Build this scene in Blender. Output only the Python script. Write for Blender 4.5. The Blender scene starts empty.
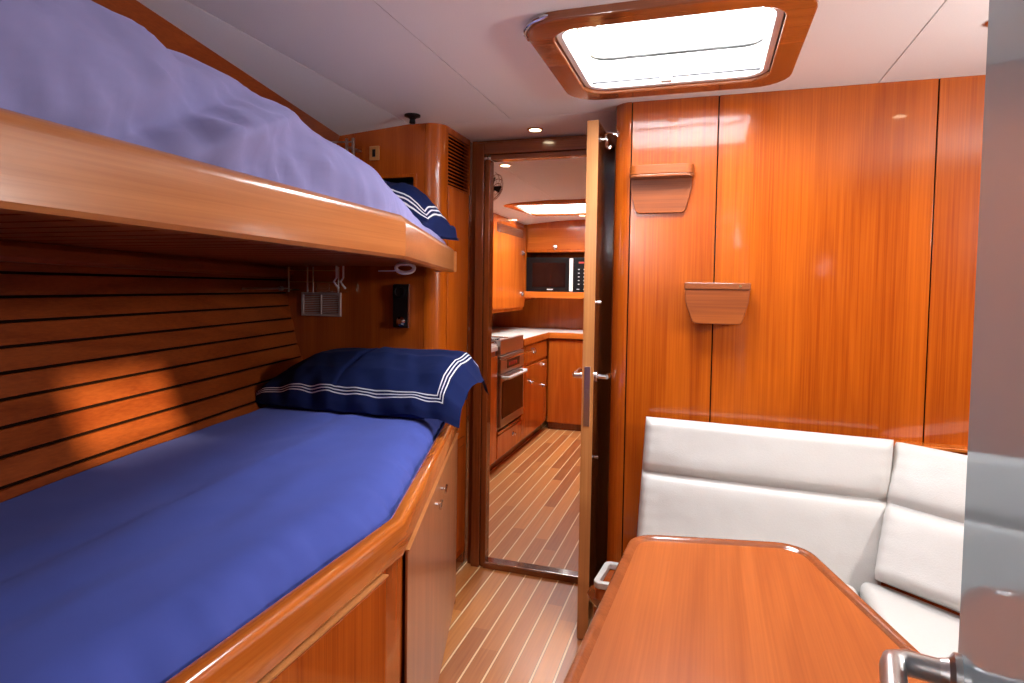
import bpy, math, random
from mathutils import Vector, Matrix, noise
random.seed(7)
D = bpy.data
C = bpy.context.scene.collection
sc = bpy.context.scene

# ------------------------------------------------------------------ camera
cam_d = D.cameras.new('camera')
cam = D.objects.new('camera', cam_d); C.objects.link(cam)
F = 608.0
cam_d.sensor_width = 36.0
cam_d.lens = F * 36.0 / 1024.0
cam_d.clip_start = 0.02
cam_d.shift_y = -(341.5 - 313.0) / 1024.0
fwd = Vector((708 - 512, -(290 - 313), -F)).normalized()          # world +Y seen from the camera
rgt = -Vector((-1378 - 512, -(258 - 313), -F)).normalized()
rgt = (rgt - fwd * fwd.dot(rgt)).normalized()
upv = rgt.cross(fwd)
Rm = Matrix((rgt, fwd, upv))
cam.matrix_world = Matrix.Translation((0, 0, 1.26)) @ Rm.to_4x4()
sc.camera = cam

# ------------------------------------------------------------------ world, exposure
sc.view_settings.view_transform = 'Standard'
sc.view_settings.look = 'None'
sc.view_settings.gamma = 1.0
sc.view_settings.use_curve_mapping = False
sc.view_settings.exposure = 0.26
world = D.worlds.new('sky'); sc.world = world
world.use_nodes = True
bg = world.node_tree.nodes['Background']
bg.inputs[0].default_value = (0.93, 0.96, 1.0, 1)
bg.inputs[1].default_value = 4.0

def area(name, loc, size, power, col=(1, 1, 1), direction=(0, 0, -1), spread=180):
    l = D.lights.new(name, 'AREA'); l.shape = 'RECTANGLE'; l.size, l.size_y = size
    l.energy = power; l.color = col; l.spread = math.radians(spread)
    o = D.objects.new(name, l); C.objects.link(o); o.location = loc
    o.rotation_euler = Vector(direction).to_track_quat('-Z', 'Y').to_euler()
    return o
# daylight through the deck and side openings, plus an added aft fill
area('hatch_daylight', (-0.12, 1.715, 2.03), (0.46, 0.42), 26, (0.95, 0.97, 1.0))
area('galley_hatch_daylight', (-1.08, 4.55, 2.0), (0.66, 0.5), 42, (0.98, 0.98, 1.0))
area('side_window_daylight', (1.36, 1.26, 1.56), (0.32, 0.18), 19, (1, 0.97, 0.93), (-1, -0.1, -0.1))
area('aft_fill_light', (-1.10, -1.335, 1.755), (0.70, 0.19), 115, (1.0, 0.98, 0.96), (0.25, 1, 0.25))  # unseen fill lamp added behind the camera to brighten the cabin
sun = D.lights.new('sun', 'SUN'); sun.energy = 9.0; sun.angle = math.radians(2.2); sun.color = (1, 0.82, 0.5)
so = D.objects.new('sun', sun); C.objects.link(so); so.location = (4, 1.5, 3)
so.rotation_euler = Vector((-2.75, -0.05, -0.62)).to_track_quat('-Z', 'Y').to_euler()

# ------------------------------------------------------------------ materials
def newmat(name):
    m = D.materials.new(name); m.use_nodes = True
    return m, m.node_tree, m.node_tree.nodes['Principled BSDF']
def plain(name, col, rough=0.5, metal=0.0, coat=0.0, sheen=0.0, bump=0.0, bscale=200, spec=0.5):
    m, nt, p = newmat(name)
    p.inputs['Base Color'].default_value = (*col, 1)
    p.inputs['Roughness'].default_value = rough
    p.inputs['Metallic'].default_value = metal
    p.inputs['Coat Weight'].default_value = coat
    p.inputs['Coat Roughness'].default_value = 0.08
    p.inputs['Sheen Weight'].default_value = sheen
    p.inputs['Specular IOR Level'].default_value = spec
    tc = nt.nodes.new('ShaderNodeTexCoord')
    n = nt.nodes.new('ShaderNodeTexNoise'); n.inputs['Scale'].default_value = bscale; n.inputs['Detail'].default_value = 4
    nt.links.new(tc.outputs['Object'], n.inputs['Vector'])
    mx = nt.nodes.new('ShaderNodeMixRGB'); mx.blend_type = 'MULTIPLY'; mx.inputs[0].default_value = 0.10
    mx.inputs[1].default_value = (*col, 1)
    nt.links.new(n.outputs['Fac'], mx.inputs[2]); nt.links.new(mx.outputs[0], p.inputs['Base Color'])
    if bump:
        b = nt.nodes.new('ShaderNodeBump'); b.inputs['Strength'].default_value = bump; b.inputs['Distance'].default_value = 0.002
        nt.links.new(n.outputs['Fac'], b.inputs['Height']); nt.links.new(b.outputs[0], p.inputs['Normal'])
    return m
def wood(name, dark, light, axis='Z', rough=0.22, coat=0.6, scale=1.0, fig=0.5, crough=0.06):
    """varnished timber: long fine grain plus a slow flame figure running along axis"""
    m, nt, p = newmat(name)
    N = nt.nodes.new; L = nt.links.new
    tc = N('ShaderNodeTexCoord')
    def mapped(a, b):
        mp = N('ShaderNodeMapping')
        s = {'X': (b, a, a), 'Y': (a, b, a), 'Z': (a, a, b)}[axis]
        mp.inputs['Scale'].default_value = [q * scale for q in s]
        L(tc.outputs['Object'], mp.inputs['Vector']); return mp
    m1 = mapped(260, 3.2); n1 = N('ShaderNodeTexNoise'); n1.inputs['Scale'].default_value = 1; n1.inputs['Detail'].default_value = 5
    L(m1.outputs[0], n1.inputs['Vector'])
    m2 = mapped(6, 0.7); n2 = N('ShaderNodeTexNoise'); n2.inputs['Scale'].default_value = 1; n2.inputs['Detail'].default_value = 2
    n2.inputs['Distortion'].default_value = 0.4
    L(m2.outputs[0], n2.inputs['Vector'])
    ma = N('ShaderNodeMath'); ma.operation = 'MULTIPLY'; ma.inputs[1].default_value = 9.0; L(n2.outputs['Fac'], ma.inputs[0])
    fr = N('ShaderNodeMath'); fr.operation = 'PINGPONG'; fr.inputs[1].default_value = 1.0; L(ma.outputs[0], fr.inputs[0])
    a1 = N('ShaderNodeMath'); a1.operation = 'MULTIPLY'; a1.inputs[1].default_value = fig * 0.5; L(fr.outputs[0], a1.inputs[0])
    a2 = N('ShaderNodeMath'); a2.operation = 'MULTIPLY_ADD'; a2.inputs[1].default_value = 0.75; L(n1.outputs['Fac'], a2.inputs[0]); L(a1.outputs[0], a2.inputs[2])
    a3 = N('ShaderNodeMath'); a3.operation = 'MULTIPLY_ADD'; a3.inputs[1].default_value = 0.5; L(n2.outputs['Fac'], a3.inputs[0]); L(a2.outputs[0], a3.inputs[2])
    cr = N('ShaderNodeValToRGB'); cr.color_ramp.elements[0].position = 0.42; cr.color_ramp.elements[1].position = 1.0
    cr.color_ramp.elements[0].color = (*dark, 1); cr.color_ramp.elements[1].color = (*light, 1)
    L(a3.outputs[0], cr.inputs[0]); L(cr.outputs[0], p.inputs['Base Color'])
    p.inputs['Roughness'].default_value = rough
    p.inputs['Coat Weight'].default_value = coat; p.inputs['Coat Roughness'].default_value = crough
    p.inputs['Specular IOR Level'].default_value = 0.35
    n3 = N('ShaderNodeTexNoise'); n3.inputs['Scale'].default_value = 5; n3.inputs['Detail'].default_value = 1
    L(tc.outputs['Object'], n3.inputs['Vector'])
    b = N('ShaderNodeBump'); b.inputs['Strength'].default_value = 0.25; b.inputs['Distance'].default_value = 0.004
    L(n3.outputs['Fac'], b.inputs['Height']); L(b.outputs[0], p.inputs['Coat Normal'])
    b2 = N('ShaderNodeBump'); b2.inputs['Strength'].default_value = 0.15; b2.inputs['Distance'].default_value = 0.001
    L(n1.outputs['Fac'], b2.inputs['Height']); L(b2.outputs[0], p.inputs['Normal'])
    return m
def floor_mat():
    m, nt, p = newmat('teak_and_holly')
    N = nt.nodes.new; L = nt.links.new
    def math_(op, a, b=None, c=None):
        n = N('ShaderNodeMath'); n.operation = op
        for i, v in enumerate((a, b, c)):
            if v is None: continue
            if isinstance(v, (int, float)): n.inputs[i].default_value = v
            else: L(v, n.inputs[i])
        return n.outputs[0]
    tc = N('ShaderNodeTexCoord'); sp = N('ShaderNodeSeparateXYZ'); L(tc.outputs['Object'], sp.inputs[0])
    q = math_('DIVIDE', math_('ADD', sp.outputs[0], 0.943 + 0.0727 * 60), 0.0727)
    fr = math_('FRACT', q); idx = math_('FLOOR', q)
    strip = math_('LESS_THAN', math_('ABSOLUTE', math_('SUBTRACT', math_('FRACT', math_('ADD', q, 0.5)), 0.5)), 0.048)
    edge = math_('LESS_THAN', math_('ABSOLUTE', math_('SUBTRACT', math_('FRACT', math_('ADD', q, 0.5)), 0.5)), 0.066)
    wn = N('ShaderNodeTexWhiteNoise'); wn.noise_dimensions = '1D'; L(idx, wn.inputs['W'])
    seg = math_('FLOOR', math_('ADD', math_('DIVIDE', sp.outputs[1], 0.85), math_('MULTIPLY', wn.outputs['Value'], 7.0)))
    wn2 = N('ShaderNodeTexWhiteNoise'); wn2.noise_dimensions = '2D'
    cb = N('ShaderNodeCombineXYZ'); L(idx, cb.inputs[0]); L(seg, cb.inputs[1]); L(cb.outputs[0], wn2.inputs['Vector'])
    mp = N('ShaderNodeMapping'); mp.inputs['Scale'].default_value = (120, 4, 120); L(tc.outputs['Object'], mp.inputs[0])
    n1 = N('ShaderNodeTexNoise'); n1.inputs['Scale'].default_value = 1; n1.inputs['Detail'].default_value = 5; L(mp.outputs[0], n1.inputs['Vector'])
    t = math_('ADD', math_('MULTIPLY', wn2.outputs['Value'], 0.55), math_('MULTIPLY', n1.outputs['Fac'], 0.5))
    cr = N('ShaderNodeValToRGB'); e = cr.color_ramp.elements
    e[0].position = 0.15; e[0].color = (0.30, 0.080, 0.016, 1); e[1].position = 0.95; e[1].color = (0.68, 0.27, 0.07, 1)
    L(t, cr.inputs[0])
    mx = N('ShaderNodeMixRGB'); L(edge, mx.inputs[0]); L(cr.outputs[0], mx.inputs[1]); mx.inputs[2].default_value = (0.12, 0.04, 0.015, 1)
    mx2 = N('ShaderNodeMixRGB'); L(strip, mx2.inputs[0]); L(mx.outputs[0], mx2.inputs[1]); mx2.inputs[2].default_value = (0.85, 0.58, 0.32, 1)
    L(mx2.outputs[0], p.inputs['Base Color'])
    p.inputs['Roughness'].default_value = 0.45; p.inputs['Coat Weight'].default_value = 0.22; p.inputs['Coat Roughness'].default_value = 0.22
    return m
def cloth(name, col, stripes=False, sheen=0.3, rough=0.85):
    m, nt, p = newmat(name)
    N = nt.nodes.new; L = nt.links.new
    tc = N('ShaderNodeTexCoord'); n = N('ShaderNodeTexNoise'); n.inputs['Scale'].default_value = 900; n.inputs['Detail'].default_value = 2
    L(tc.outputs['Object'], n.inputs['Vector'])
    n2 = N('ShaderNodeTexNoise'); n2.inputs['Scale'].default_value = 9; n2.inputs['Detail'].default_value = 5; L(tc.outputs['Object'], n2.inputs['Vector'])
    mx = N('ShaderNodeMixRGB'); mx.blend_type = 'MULTIPLY'; mx.inputs[0].default_value = 0.25; mx.inputs[1].default_value = (*col, 1)
    L(n2.outputs['Fac'], mx.inputs[2])
    out = mx.outputs[0]
    if stripes:
        W, H = stripes
        uv = N('ShaderNodeUVMap'); s = N('ShaderNodeSeparateXYZ'); L(uv.outputs[0], s.inputs[0])
        def mt(op, a, b):
            k = N('ShaderNodeMath'); k.operation = op
            for i, v in enumerate((a, b)):
                if isinstance(v, (int, float)): k.inputs[i].default_value = v
                else: L(v, k.inputs[i])
            return k.outputs[0]
        d = mt('MINIMUM', mt('MINIMUM', s.outputs[0], mt('SUBTRACT', W, s.outputs[0])), mt('MINIMUM', s.outputs[1], mt('SUBTRACT', H, s.outputs[1])))
        tot = None
        for c in (0.060, 0.070, 0.080):
            l = mt('LESS_THAN', mt('ABSOLUTE', mt('SUBTRACT', d, c), 0), 0.0019)
            tot = l if tot is None else mt('MAXIMUM', tot, l)
        mx2 = N('ShaderNodeMixRGB'); L(tot, mx2.inputs[0]); L(out, mx2.inputs[1]); mx2.inputs[2].default_value = (0.75, 0.76, 0.82, 1)
        out = mx2.outputs[0]
    L(out, p.inputs['Base Color'])
    p.inputs['Roughness'].default_value = rough; p.inputs['Sheen Weight'].default_value = sheen
    p.inputs['Sheen Tint'].default_value = (*[min(1, c * 1.6 + .12) for c in col], 1)
    p.inputs['Specular IOR Level'].default_value = 0.06
    b = N('ShaderNodeBump'); b.inputs['Strength'].default_value = 0.2; b.inputs['Distance'].default_value = 0.0006
    L(n.outputs['Fac'], b.inputs['Height']); L(b.outputs[0], p.inputs['Normal'])
    return m
def emit(name, col, s):
    m, nt, p = newmat(name)
    p.inputs['Base Color'].default_value = (*col, 1)
    p.inputs['Emission Color'].default_value = (*col, 1); p.inputs['Emission Strength'].default_value = s
    return m
def clear(name, tint=(1, 1, 1), gloss=0.08):
    m, nt, p = newmat(name)
    N = nt.nodes.new; L = nt.links.new
    t = N('ShaderNodeBsdfTransparent'); t.inputs[0].default_value = (*tint, 1)
    g = N('ShaderNodeBsdfGlossy'); g.inputs['Roughness'].default_value = 0.05
    mx = N('ShaderNodeMixShader'); mx.inputs[0].default_value = gloss
    L(t.outputs[0], mx.inputs[1]); L(g.outputs[0], mx.inputs[2]); L(mx.outputs[0], nt.nodes['Material Output'].inputs[0])
    return m
M = {}
M['bulk'] = wood('bulkhead_cherry', (0.27, 0.040, 0.0025), (0.51, 0.110, 0.006), 'Z', rough=0.24, coat=0.8, scale=0.9, fig=0.3)
M['lock'] = wood('locker_cherry', (0.24, 0.038, 0.004), (0.43, 0.085, 0.008), 'Z', rough=0.22, coat=0.8)
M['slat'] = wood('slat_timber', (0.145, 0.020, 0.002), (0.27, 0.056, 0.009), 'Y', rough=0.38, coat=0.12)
M['rail'] = wood('rail_timber', (0.38, 0.080, 0.010), (0.58, 0.165, 0.024), 'Y', rough=0.22, coat=0.9)
M['board'] = wood('bunk_board_timber', (0.31, 0.095, 0.024), (0.48, 0.18, 0.055), 'Y', rough=0.3, coat=0.7, crough=0.14)
M['table'] = wood('table_timber', (0.29, 0.068, 0.016), (0.44, 0.120, 0.028), 'Y', rough=0.28, coat=0.55, crough=0.16)
M['dark'] = wood('dark_trim_timber', (0.12, 0.026, 0.006), (0.24, 0.055, 0.012), 'Z', rough=0.2, coat=0.8)
M['darkx'] = wood('dark_trim_timber_across', (0.12, 0.026, 0.006), (0.24, 0.055, 0.012), 'X', rough=0.2, coat=0.8)
M['pale'] = wood('door_edge_timber', (0.36, 0.13, 0.035), (0.52, 0.22, 0.07), 'Z', rough=0.35, coat=0.3)
M['gal'] = wood('galley_cherry', (0.36, 0.060, 0.006), (0.58, 0.13, 0.012), 'Z', rough=0.25, coat=0.6)
M['galx'] = wood('galley_cherry_across', (0.42, 0.085, 0.010), (0.62, 0.16, 0.020), 'X', rough=0.25, coat=0.6)
M['trim'] = wood('hatch_trim_timber', (0.17, 0.045, 0.014), (0.30, 0.085, 0.028), 'X', rough=0.2, coat=0.8)
M['satin'] = wood('satin_locker_timber', (0.20, 0.055, 0.016), (0.36, 0.11, 0.035), 'Z', rough=0.35, coat=0.7, crough=0.22)
M['pock'] = wood('pocket_timber', (0.15, 0.028, 0.004), (0.30, 0.070, 0.009), 'X', rough=0.42, coat=0.10)
M['floor'] = floor_mat()
M['ceil'] = plain('ceiling_vinyl', (0.87, 0.87, 0.88), 0.6, bump=0.1, bscale=300)
M['gap'] = plain('seam_caulk', (0.012, 0.005, 0.003), 0.95, spec=0.0)
M['dgrey'] = plain('dark_grey_plastic', (0.10, 0.10, 0.11), 0.5)
M['cgap'] = plain('ceiling_seam', (0.25, 0.20, 0.18), 0.9)
M['white'] = plain('white_plastic', (0.78, 0.78, 0.76), 0.35)
M['grille'] = plain('grey_pink_plastic', (0.40, 0.30, 0.28), 0.45)
M['chrome'] = plain('chrome', (0.75, 0.75, 0.76), 0.12, metal=1)
M['steel'] = plain('brushed_steel', (0.55, 0.54, 0.53), 0.30, metal=1)
M['black'] = plain('black_plastic', (0.008, 0.007, 0.008), 0.3, spec=0.2)
M['brass'] = plain('brass', (0.6, 0.42, 0.2), 0.3, metal=1)
M['cush'] = plain('white_leatherette', (0.60, 0.585, 0.565), 0.45, bump=0.25, bscale=260, spec=0.4)
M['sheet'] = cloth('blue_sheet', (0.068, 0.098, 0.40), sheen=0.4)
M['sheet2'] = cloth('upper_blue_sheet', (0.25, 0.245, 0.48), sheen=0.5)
M['navy'] = cloth('navy_pillowcase', (0.011, 0.019, 0.085), stripes=(0.86, 0.50), sheen=0.1)
M['navy2'] = cloth('navy_pillowcase_upper', (0.011, 0.019, 0.085), stripes=(0.51, 0.31), sheen=0.1)
def laminate():
    m, nt, p = newmat('satin_grey_laminate'); N = nt.nodes.new; L = nt.links.new
    d = N('ShaderNodeBsdfDiffuse'); d.inputs[0].default_value = (0.28, 0.41, 0.45, 1)
    g = N('ShaderNodeBsdfGlossy'); g.inputs['Roughness'].default_value = 0.06; g.inputs[0].default_value = (.9, .95, 1, 1)
    x = N('ShaderNodeMixShader'); x.inputs[0].default_value = 0.26
    L(d.outputs[0], x.inputs[1]); L(g.outputs[0], x.inputs[2]); L(x.outputs[0], nt.nodes['Material Output'].inputs[0]); return m
M['lam'] = laminate()
M['counter'] = plain('white_worktop', (0.78, 0.75, 0.70), 0.25)
M['glass'] = clear('hatch_acrylic')
M['clip'] = clear('clear_acrylic', gloss=0.3)
M['oven'] = plain('oven_glass', (0.012, 0.004, 0.004), 0.10, spec=0.3)
M['lampw'] = emit('warm_lamp', (1.0, 0.80, 0.52), 14)
M['display'] = emit('red_display', (0.35, 0.02, 0.01), 0.12)
M['print'] = plain('printed_marks', (0.55, 0.55, 0.55), 0.5)
M['blind'] = plain('white_hatch_liner', (0.80, 0.80, 0.80), 0.4)

# ------------------------------------------------------------------ mesh builder
class B:
    def __init__(s): s.v = []; s.f = []; s.m = []; s.uv = {}
    def add(s, vs, fs, mi=0):
        k = len(s.v); s.v += [Vector(v) for v in vs]
        for f in fs: s.f.append([i + k for i in f]); s.m.append(mi)
        return s
    def box(s, a, b, mi=0):
        x0, y0, z0 = [min(p, q) for p, q in zip(a, b)]; x1, y1, z1 = [max(p, q) for p, q in zip(a, b)]
        return s.add([(x0, y0, z0), (x1, y0, z0), (x1, y1, z0), (x0, y1, z0), (x0, y0, z1), (x1, y0, z1), (x1, y1, z1), (x0, y1, z1)],
                     [(0, 3, 2, 1), (4, 5, 6, 7), (0, 1, 5, 4), (1, 2, 6, 5), (2, 3, 7, 6), (3, 0, 4, 7)], mi)
    def prism(s, pts, d, mi=0):
        """extrude a planar polygon of 3-D points by vector d"""
        n = len(pts); d = Vector(d); p = [Vector(q) for q in pts]
        return s.add(p + [q + d for q in p], [list(range(n))[::-1], list(range(n, 2 * n))] +
                     [(i, (i + 1) % n, (i + 1) % n + n, i + n) for i in range(n)], mi)
    def tube(s, pts, r, n=10, mi=0, cap=True, closed=False):
        P = [Vector(p) for p in pts]; k = len(P); R = r if isinstance(r, (list, tuple)) else [r] * k
        up = None; rings = []
        for i in range(k):
            if closed: t = (P[(i + 1) % k] - P[i - 1]).normalized()
            else: t = (P[min(i + 1, k - 1)] - P[max(i - 1, 0)]).normalized()
            if up is None:
                up = Vector((0, 0, 1)) if abs(t.z) < 0.9 else Vector((1, 0, 0))
            a = t.cross(up).normalized(); up = a.cross(t).normalized()
            rings.append([P[i] + (a * math.cos(2 * math.pi * j / n) + up * math.sin(2 * math.pi * j / n)) * R[i] for j in range(n)])
        vs = [v for ring in rings for v in ring]; fs = []
        for i in range(k if closed else k - 1):
            i2 = (i + 1) % k
            for j in range(n):
                fs.append((i * n + j, i * n + (j + 1) % n, i2 * n + (j + 1) % n, i2 * n + j))
        if cap and not closed: fs += [list(range(n))[::-1], [(k - 1) * n + j for j in range(n)]]
        return s.add(vs, fs, mi)
    def lathe(s, o, ax, prof, n=20, mi=0):
        """revolve (radius, height) pairs around axis ax through o"""
        o = Vector(o); ax = Vector(ax).normalized(); t = Vector((1, 0, 0)) if abs(ax.x) < 0.9 else Vector((0, 1, 0))
        a = ax.cross(t).normalized(); b = ax.cross(a)
        vs = []; fs = []
        for r, h in prof:
            for j in range(n):
                an = 2 * math.pi * j / n; vs.append(o + ax * h + (a * math.cos(an) + b * math.sin(an)) * max(r, 1e-5))
        for i in range(len(prof) - 1):
            for j in range(n): fs.append((i * n + j, i * n + (j + 1) % n, (i + 1) * n + (j + 1) % n, (i + 1) * n + j))
        fs += [list(range(n))[::-1], [(len(prof) - 1) * n + j for j in range(n)]]
        return s.add(vs, fs, mi)
    def grid(s, fn, nu, nv, mi=0, uvfn=None, close_v=False):
        vs = [fn(i / nu, j / nv) for i in range(nu + 1) for j in range(nv + 1)]
        k = len(s.v)
        fs = [(i * (nv + 1) + j, (i + 1) * (nv + 1) + j, (i + 1) * (nv + 1) + j + 1, i * (nv + 1) + j + 1) for i in range(nu) for j in range(nv)]
        if uvfn:
            for i in range(nu + 1):
                for j in range(nv + 1): s.uv[k + i * (nv + 1) + j] = uvfn(i / nu, j / nv)
        return s.add(vs, fs, mi)
    def obj(s, name, mats, parent=None, bevel=0, smooth=35, seg=2, local=False, origin=None, flip=False):
        off = Vector((0, 0, 0))
        if parent is not None and not local:
            r = parent
            while r is not None: off += r.location; r = r.parent
        if parent is None and not local:
            if origin is None:
                xs = [v.x for v in s.v]; ys = [v.y for v in s.v]; zs = [v.z for v in s.v]
                origin = ((min(xs) + max(xs)) / 2, (min(ys) + max(ys)) / 2, min(zs))
            off = Vector(origin)
        me = D.meshes.new(name)
        me.from_pydata([v - off for v in s.v], [], s.f)
        if not isinstance(mats, (list, tuple)): mats = [mats]
        for m in mats: me.materials.append(M[m] if isinstance(m, str) else m)
        me.polygons.foreach_set('material_index', s.m)
        if s.uv:
            ul = me.uv_layers.new(name='UVMap')
            for lp in me.loops:
                ul.data[lp.index].uv = s.uv.get(lp.vertex_index, (-1, -1))
        me.validate(); 
        import bmesh
        bm = bmesh.new(); bm.from_mesh(me); bmesh.ops.recalc_face_normals(bm, faces=bm.faces[:]); bm.to_mesh(me); bm.free()
        if smooth:
            me.shade_smooth(); me.set_sharp_from_angle(angle=math.radians(smooth))
        o = D.objects.new(name, me); C.objects.link(o)
        if parent is not None: o.parent = parent
        elif not local: o.location = off
        if bevel:
            md = o.modifiers.new('bevel', 'BEVEL'); md.width = bevel; md.segments = seg; md.limit_method = 'ANGLE'
            md.angle_limit = math.radians(40); md.harden_normals = True
        return o
def tag(o, label, cat, group=None):
    o['label'] = label; o['category'] = cat
    if group: o['group'] = group
    return o
def thing(name, label, cat, loc, group=None):
    o = D.objects.new(name, None); C.objects.link(o); o.location = loc; o.empty_display_size = 0.05
    return tag(o, label, cat, group)
def struct(o):
    o['kind'] = 'structure'; return o
def copy_tree(root, loc, label=None, rot=None):
    r = root.copy(); C.objects.link(r); r.location = loc
    if label: r['label'] = label
    if rot is not None: r.rotation_euler = rot
    for ch in list(root.children):
        c = ch.copy(); C.objects.link(c); c.parent = r
        for g in list(ch.children):
            d = g.copy(); C.objects.link(d); d.parent = c
    return r
def smoothstep(a, b, x):
    t = max(0, min(1, (x - a) / (b - a))); return t * t * (3 - 2 * t)
def lerp(a, b, t): return a + (b - a) * t
def interp(x, xs, ys):
    if x <= xs[0]: return ys[0]
    for i in range(len(xs) - 1):
        if x <= xs[i + 1]: return lerp(ys[i], ys[i + 1], (x - xs[i]) / (xs[i + 1] - xs[i]))
    return ys[-1]
def fbm(x, y, z=0, o=3): return noise.fractal(Vector((x, y, z)), 1.0, 2.0, o)
def rounded(poly, rads, n=6):
    """2-D polygon with rounded corners"""
    out = []; k = len(poly)
    for i in range(k):
        p = Vector(poly[i]); a = Vector(poly[i - 1]); b = Vector(poly[(i + 1) % k]); r = rads[i] if isinstance(rads, (list, tuple)) else rads
        if r <= 0: out.append(p.copy()); continue
        da = (a - p).normalized(); db = (b - p).normalized(); an = da.angle(db); d = min(r / math.tan(an / 2), (a - p).length * .49, (b - p).length * .49)
        r = d * math.tan(an / 2)
        c = p + (da + db).normalized() * (r / math.sin(an / 2)); s0 = p + da * d - c; s1 = p + db * d - c
        a0 = math.atan2(s0.y, s0.x); a1 = math.atan2(s1.y, s1.x); dl = (a1 - a0 + math.pi) % (2 * math.pi) - math.pi
        for j in range(n + 1):
            t = a0 + dl * j / n; out.append(Vector((c.x + r * math.cos(t), c.y + r * math.sin(t))))
    return out
def inset(poly, d):
    """offset a convex counter-clockwise 2-D outline inwards"""
    out = []; k = len(poly)
    for i in range(k):
        p = poly[i]; e0 = (p - poly[i - 1]); e1 = (poly[(i + 1) % k] - p)
        n0 = Vector((-e0.y, e0.x)).normalized(); n1 = Vector((-e1.y, e1.x)).normalized()
        n = (n0 + n1); n = n / max(n.length_squared / 2, 1e-6) if n.length > 1e-6 else n0
        out.append(p + n * d)
    return out
def ring(bld, outer, inner, z0, z1, mi=0):
    n = len(outer)
    vs = [(p.x, p.y, z0) for p in outer] + [(p.x, p.y, z0) for p in inner] + [(p.x, p.y, z1) for p in inner] + [(p.x, p.y, z1) for p in outer]
    fs = []
    for i in range(n):
        j = (i + 1) % n
        for a in range(4):
            b = (a + 1) % 4; fs.append((a * n + i, a * n + j, b * n + j, b * n + i))
    bld.add(vs, fs, mi)

# ------------------------------------------------------------------ room shell
CE = 1.90
b = B(); b.box((-2.3, -1.4, -0.05), (1.6, 6.1, 0.0)); f_ = b.obj('floor', 'floor', origin=(0, 0, 0)); struct(f_)

# hull lining on the left: x as a function of distance and height
def hx(y, z):
    return -(1.32 + (y - 0.82) * 0.19) + interp(z, [0.7, 0.8, 0.98, 1.22, 1.40, 1.90], [0.05, 0.0, -0.086, -0.146, -0.16, 0.14])
b = B()
ys = [-1.3 + 3.52 * i / 16 for i in range(17)]
def strip(z0, z1, t, mi):
    n = len(ys)
    vs = []
    for y in ys:
        vs += [(hx(y, z0) + t, y, z0), (hx(y, z1) + t, y, z1), (hx(y, z1) - 0.012, y, z1), (hx(y, z0) - 0.012, y, z0)]
    fs = []
    for i in range(n - 1):
        for a in range(4):
            c = (a + 1) % 4; fs.append((i * 4 + a, i * 4 + c, (i + 1) * 4 + c, (i + 1) * 4 + a))
    fs += [(0, 1, 2, 3), (4 * n - 4, 4 * n - 1, 4 * n - 2, 4 * n - 3)]
    b.add(vs, fs, mi)
z = 1.275 - 0.0545 * 10
strip(0.30, z - 0.003, 0.0, 0)
while z < 1.80:
    strip(z + 0.0035, z + 0.0545 - 0.0035, 0.0, 0); z += 0.0545
strip(z + 0.003, 1.93, 0.0, 0)
def hullback(z0, z1):
    vs = []; 
    for y in ys: vs += [(hx(y, z0) - 0.006, y, z0), (hx(y, z1) - 0.006, y, z1)]
    b.add(vs, [(2 * i, 2 * i + 1, 2 * i + 3, 2 * i + 2) for i in range(len(ys) - 1)], 1)
for a_, c_ in zip([0.3, 0.8, 0.98, 1.22, 1.40], [0.8, 0.98, 1.22, 1.40, 1.93]): hullback(a_, c_)
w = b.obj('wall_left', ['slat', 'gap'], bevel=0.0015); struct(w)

# bulkhead on the right of the doorway
FY = 2.135
b = B()
xs = [(-0.262, 0.016), (0.020, 0.636), (0.640, 1.40)]
for a_, c_ in xs: b.box((a_, FY, 0.0), (c_, FY + 0.02, CE))
b.box((-0.27, FY + 0.004, 0.0), (1.40, FY + 0.03, CE), 1)
wf = b.obj('wall_front', ['bulk', 'gap'], bevel=0.0012); struct(wf)
b = B(); R0 = 0.062
arc = [(-0.266 - R0 * math.sin(t), FY + R0 - R0 * math.cos(t)) for t in [math.pi / 2 * i / 10 for i in range(11)]]
pts = [(x, y, 0.0) for x, y in arc] + [(-0.266 - R0, 2.54, 0), (-0.266 - R0 + 0.02, 2.54, 0), (-0.266, FY + R0, 0)]
b.prism(pts, (0, 0, CE))
cp = b.obj('corner_post', 'bulk', wf)
# door wall: frame round the opening, panel right of it
DY = 2.52
b = B()
b.box((-0.40, DY, 0.0), (-0.325, DY + 0.03, CE))
b.box((-1.01, DY + 0.01, 0.0), (-0.985, DY + 0.04, CE)); b.box((-0.985, DY + 0.015, 1.86), (-0.4, DY + 0.04, CE))
wd = b.obj('wall_doorway', 'dark', bevel=0.002); struct(wd)
b = B(); b.box((-0.985, DY - 0.012, 0.0), (-0.945, DY + 0.05, 1.885)); b.box((-0.945, DY + 0.0, 0.0), (-0.92, DY + 0.05, 1.815))
t1 = b.obj('trim_1', 'dark', bevel=0.004); struct(t1)
b = B(); b.box((-0.945, DY - 0.012, 1.835), (-0.33, DY + 0.05, 1.887)); b.box((-0.92, DY, 1.812), (-0.33, DY + 0.05, 1.835))
t2 = b.obj('trim_2', 'darkx', bevel=0.004); struct(t2)
b = B(); b.box((-0.42, DY - 0.006, 0.0), (-0.385, DY + 0.05, 1.815)); t3 = b.obj('trim_3', 'dark', bevel=0.004); struct(t3)
b = B(); b.box((-0.925, DY - 0.01, 0.0), (-0.40, DY + 0.06, 0.022), 0); b.box((-0.92, DY - 0.004, 0.022), (-0.405, DY + 0.045, 0.028), 1)
t4 = b.obj('trim_4', ['darkx', 'chrome'], bevel=0.002); struct(t4)
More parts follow.
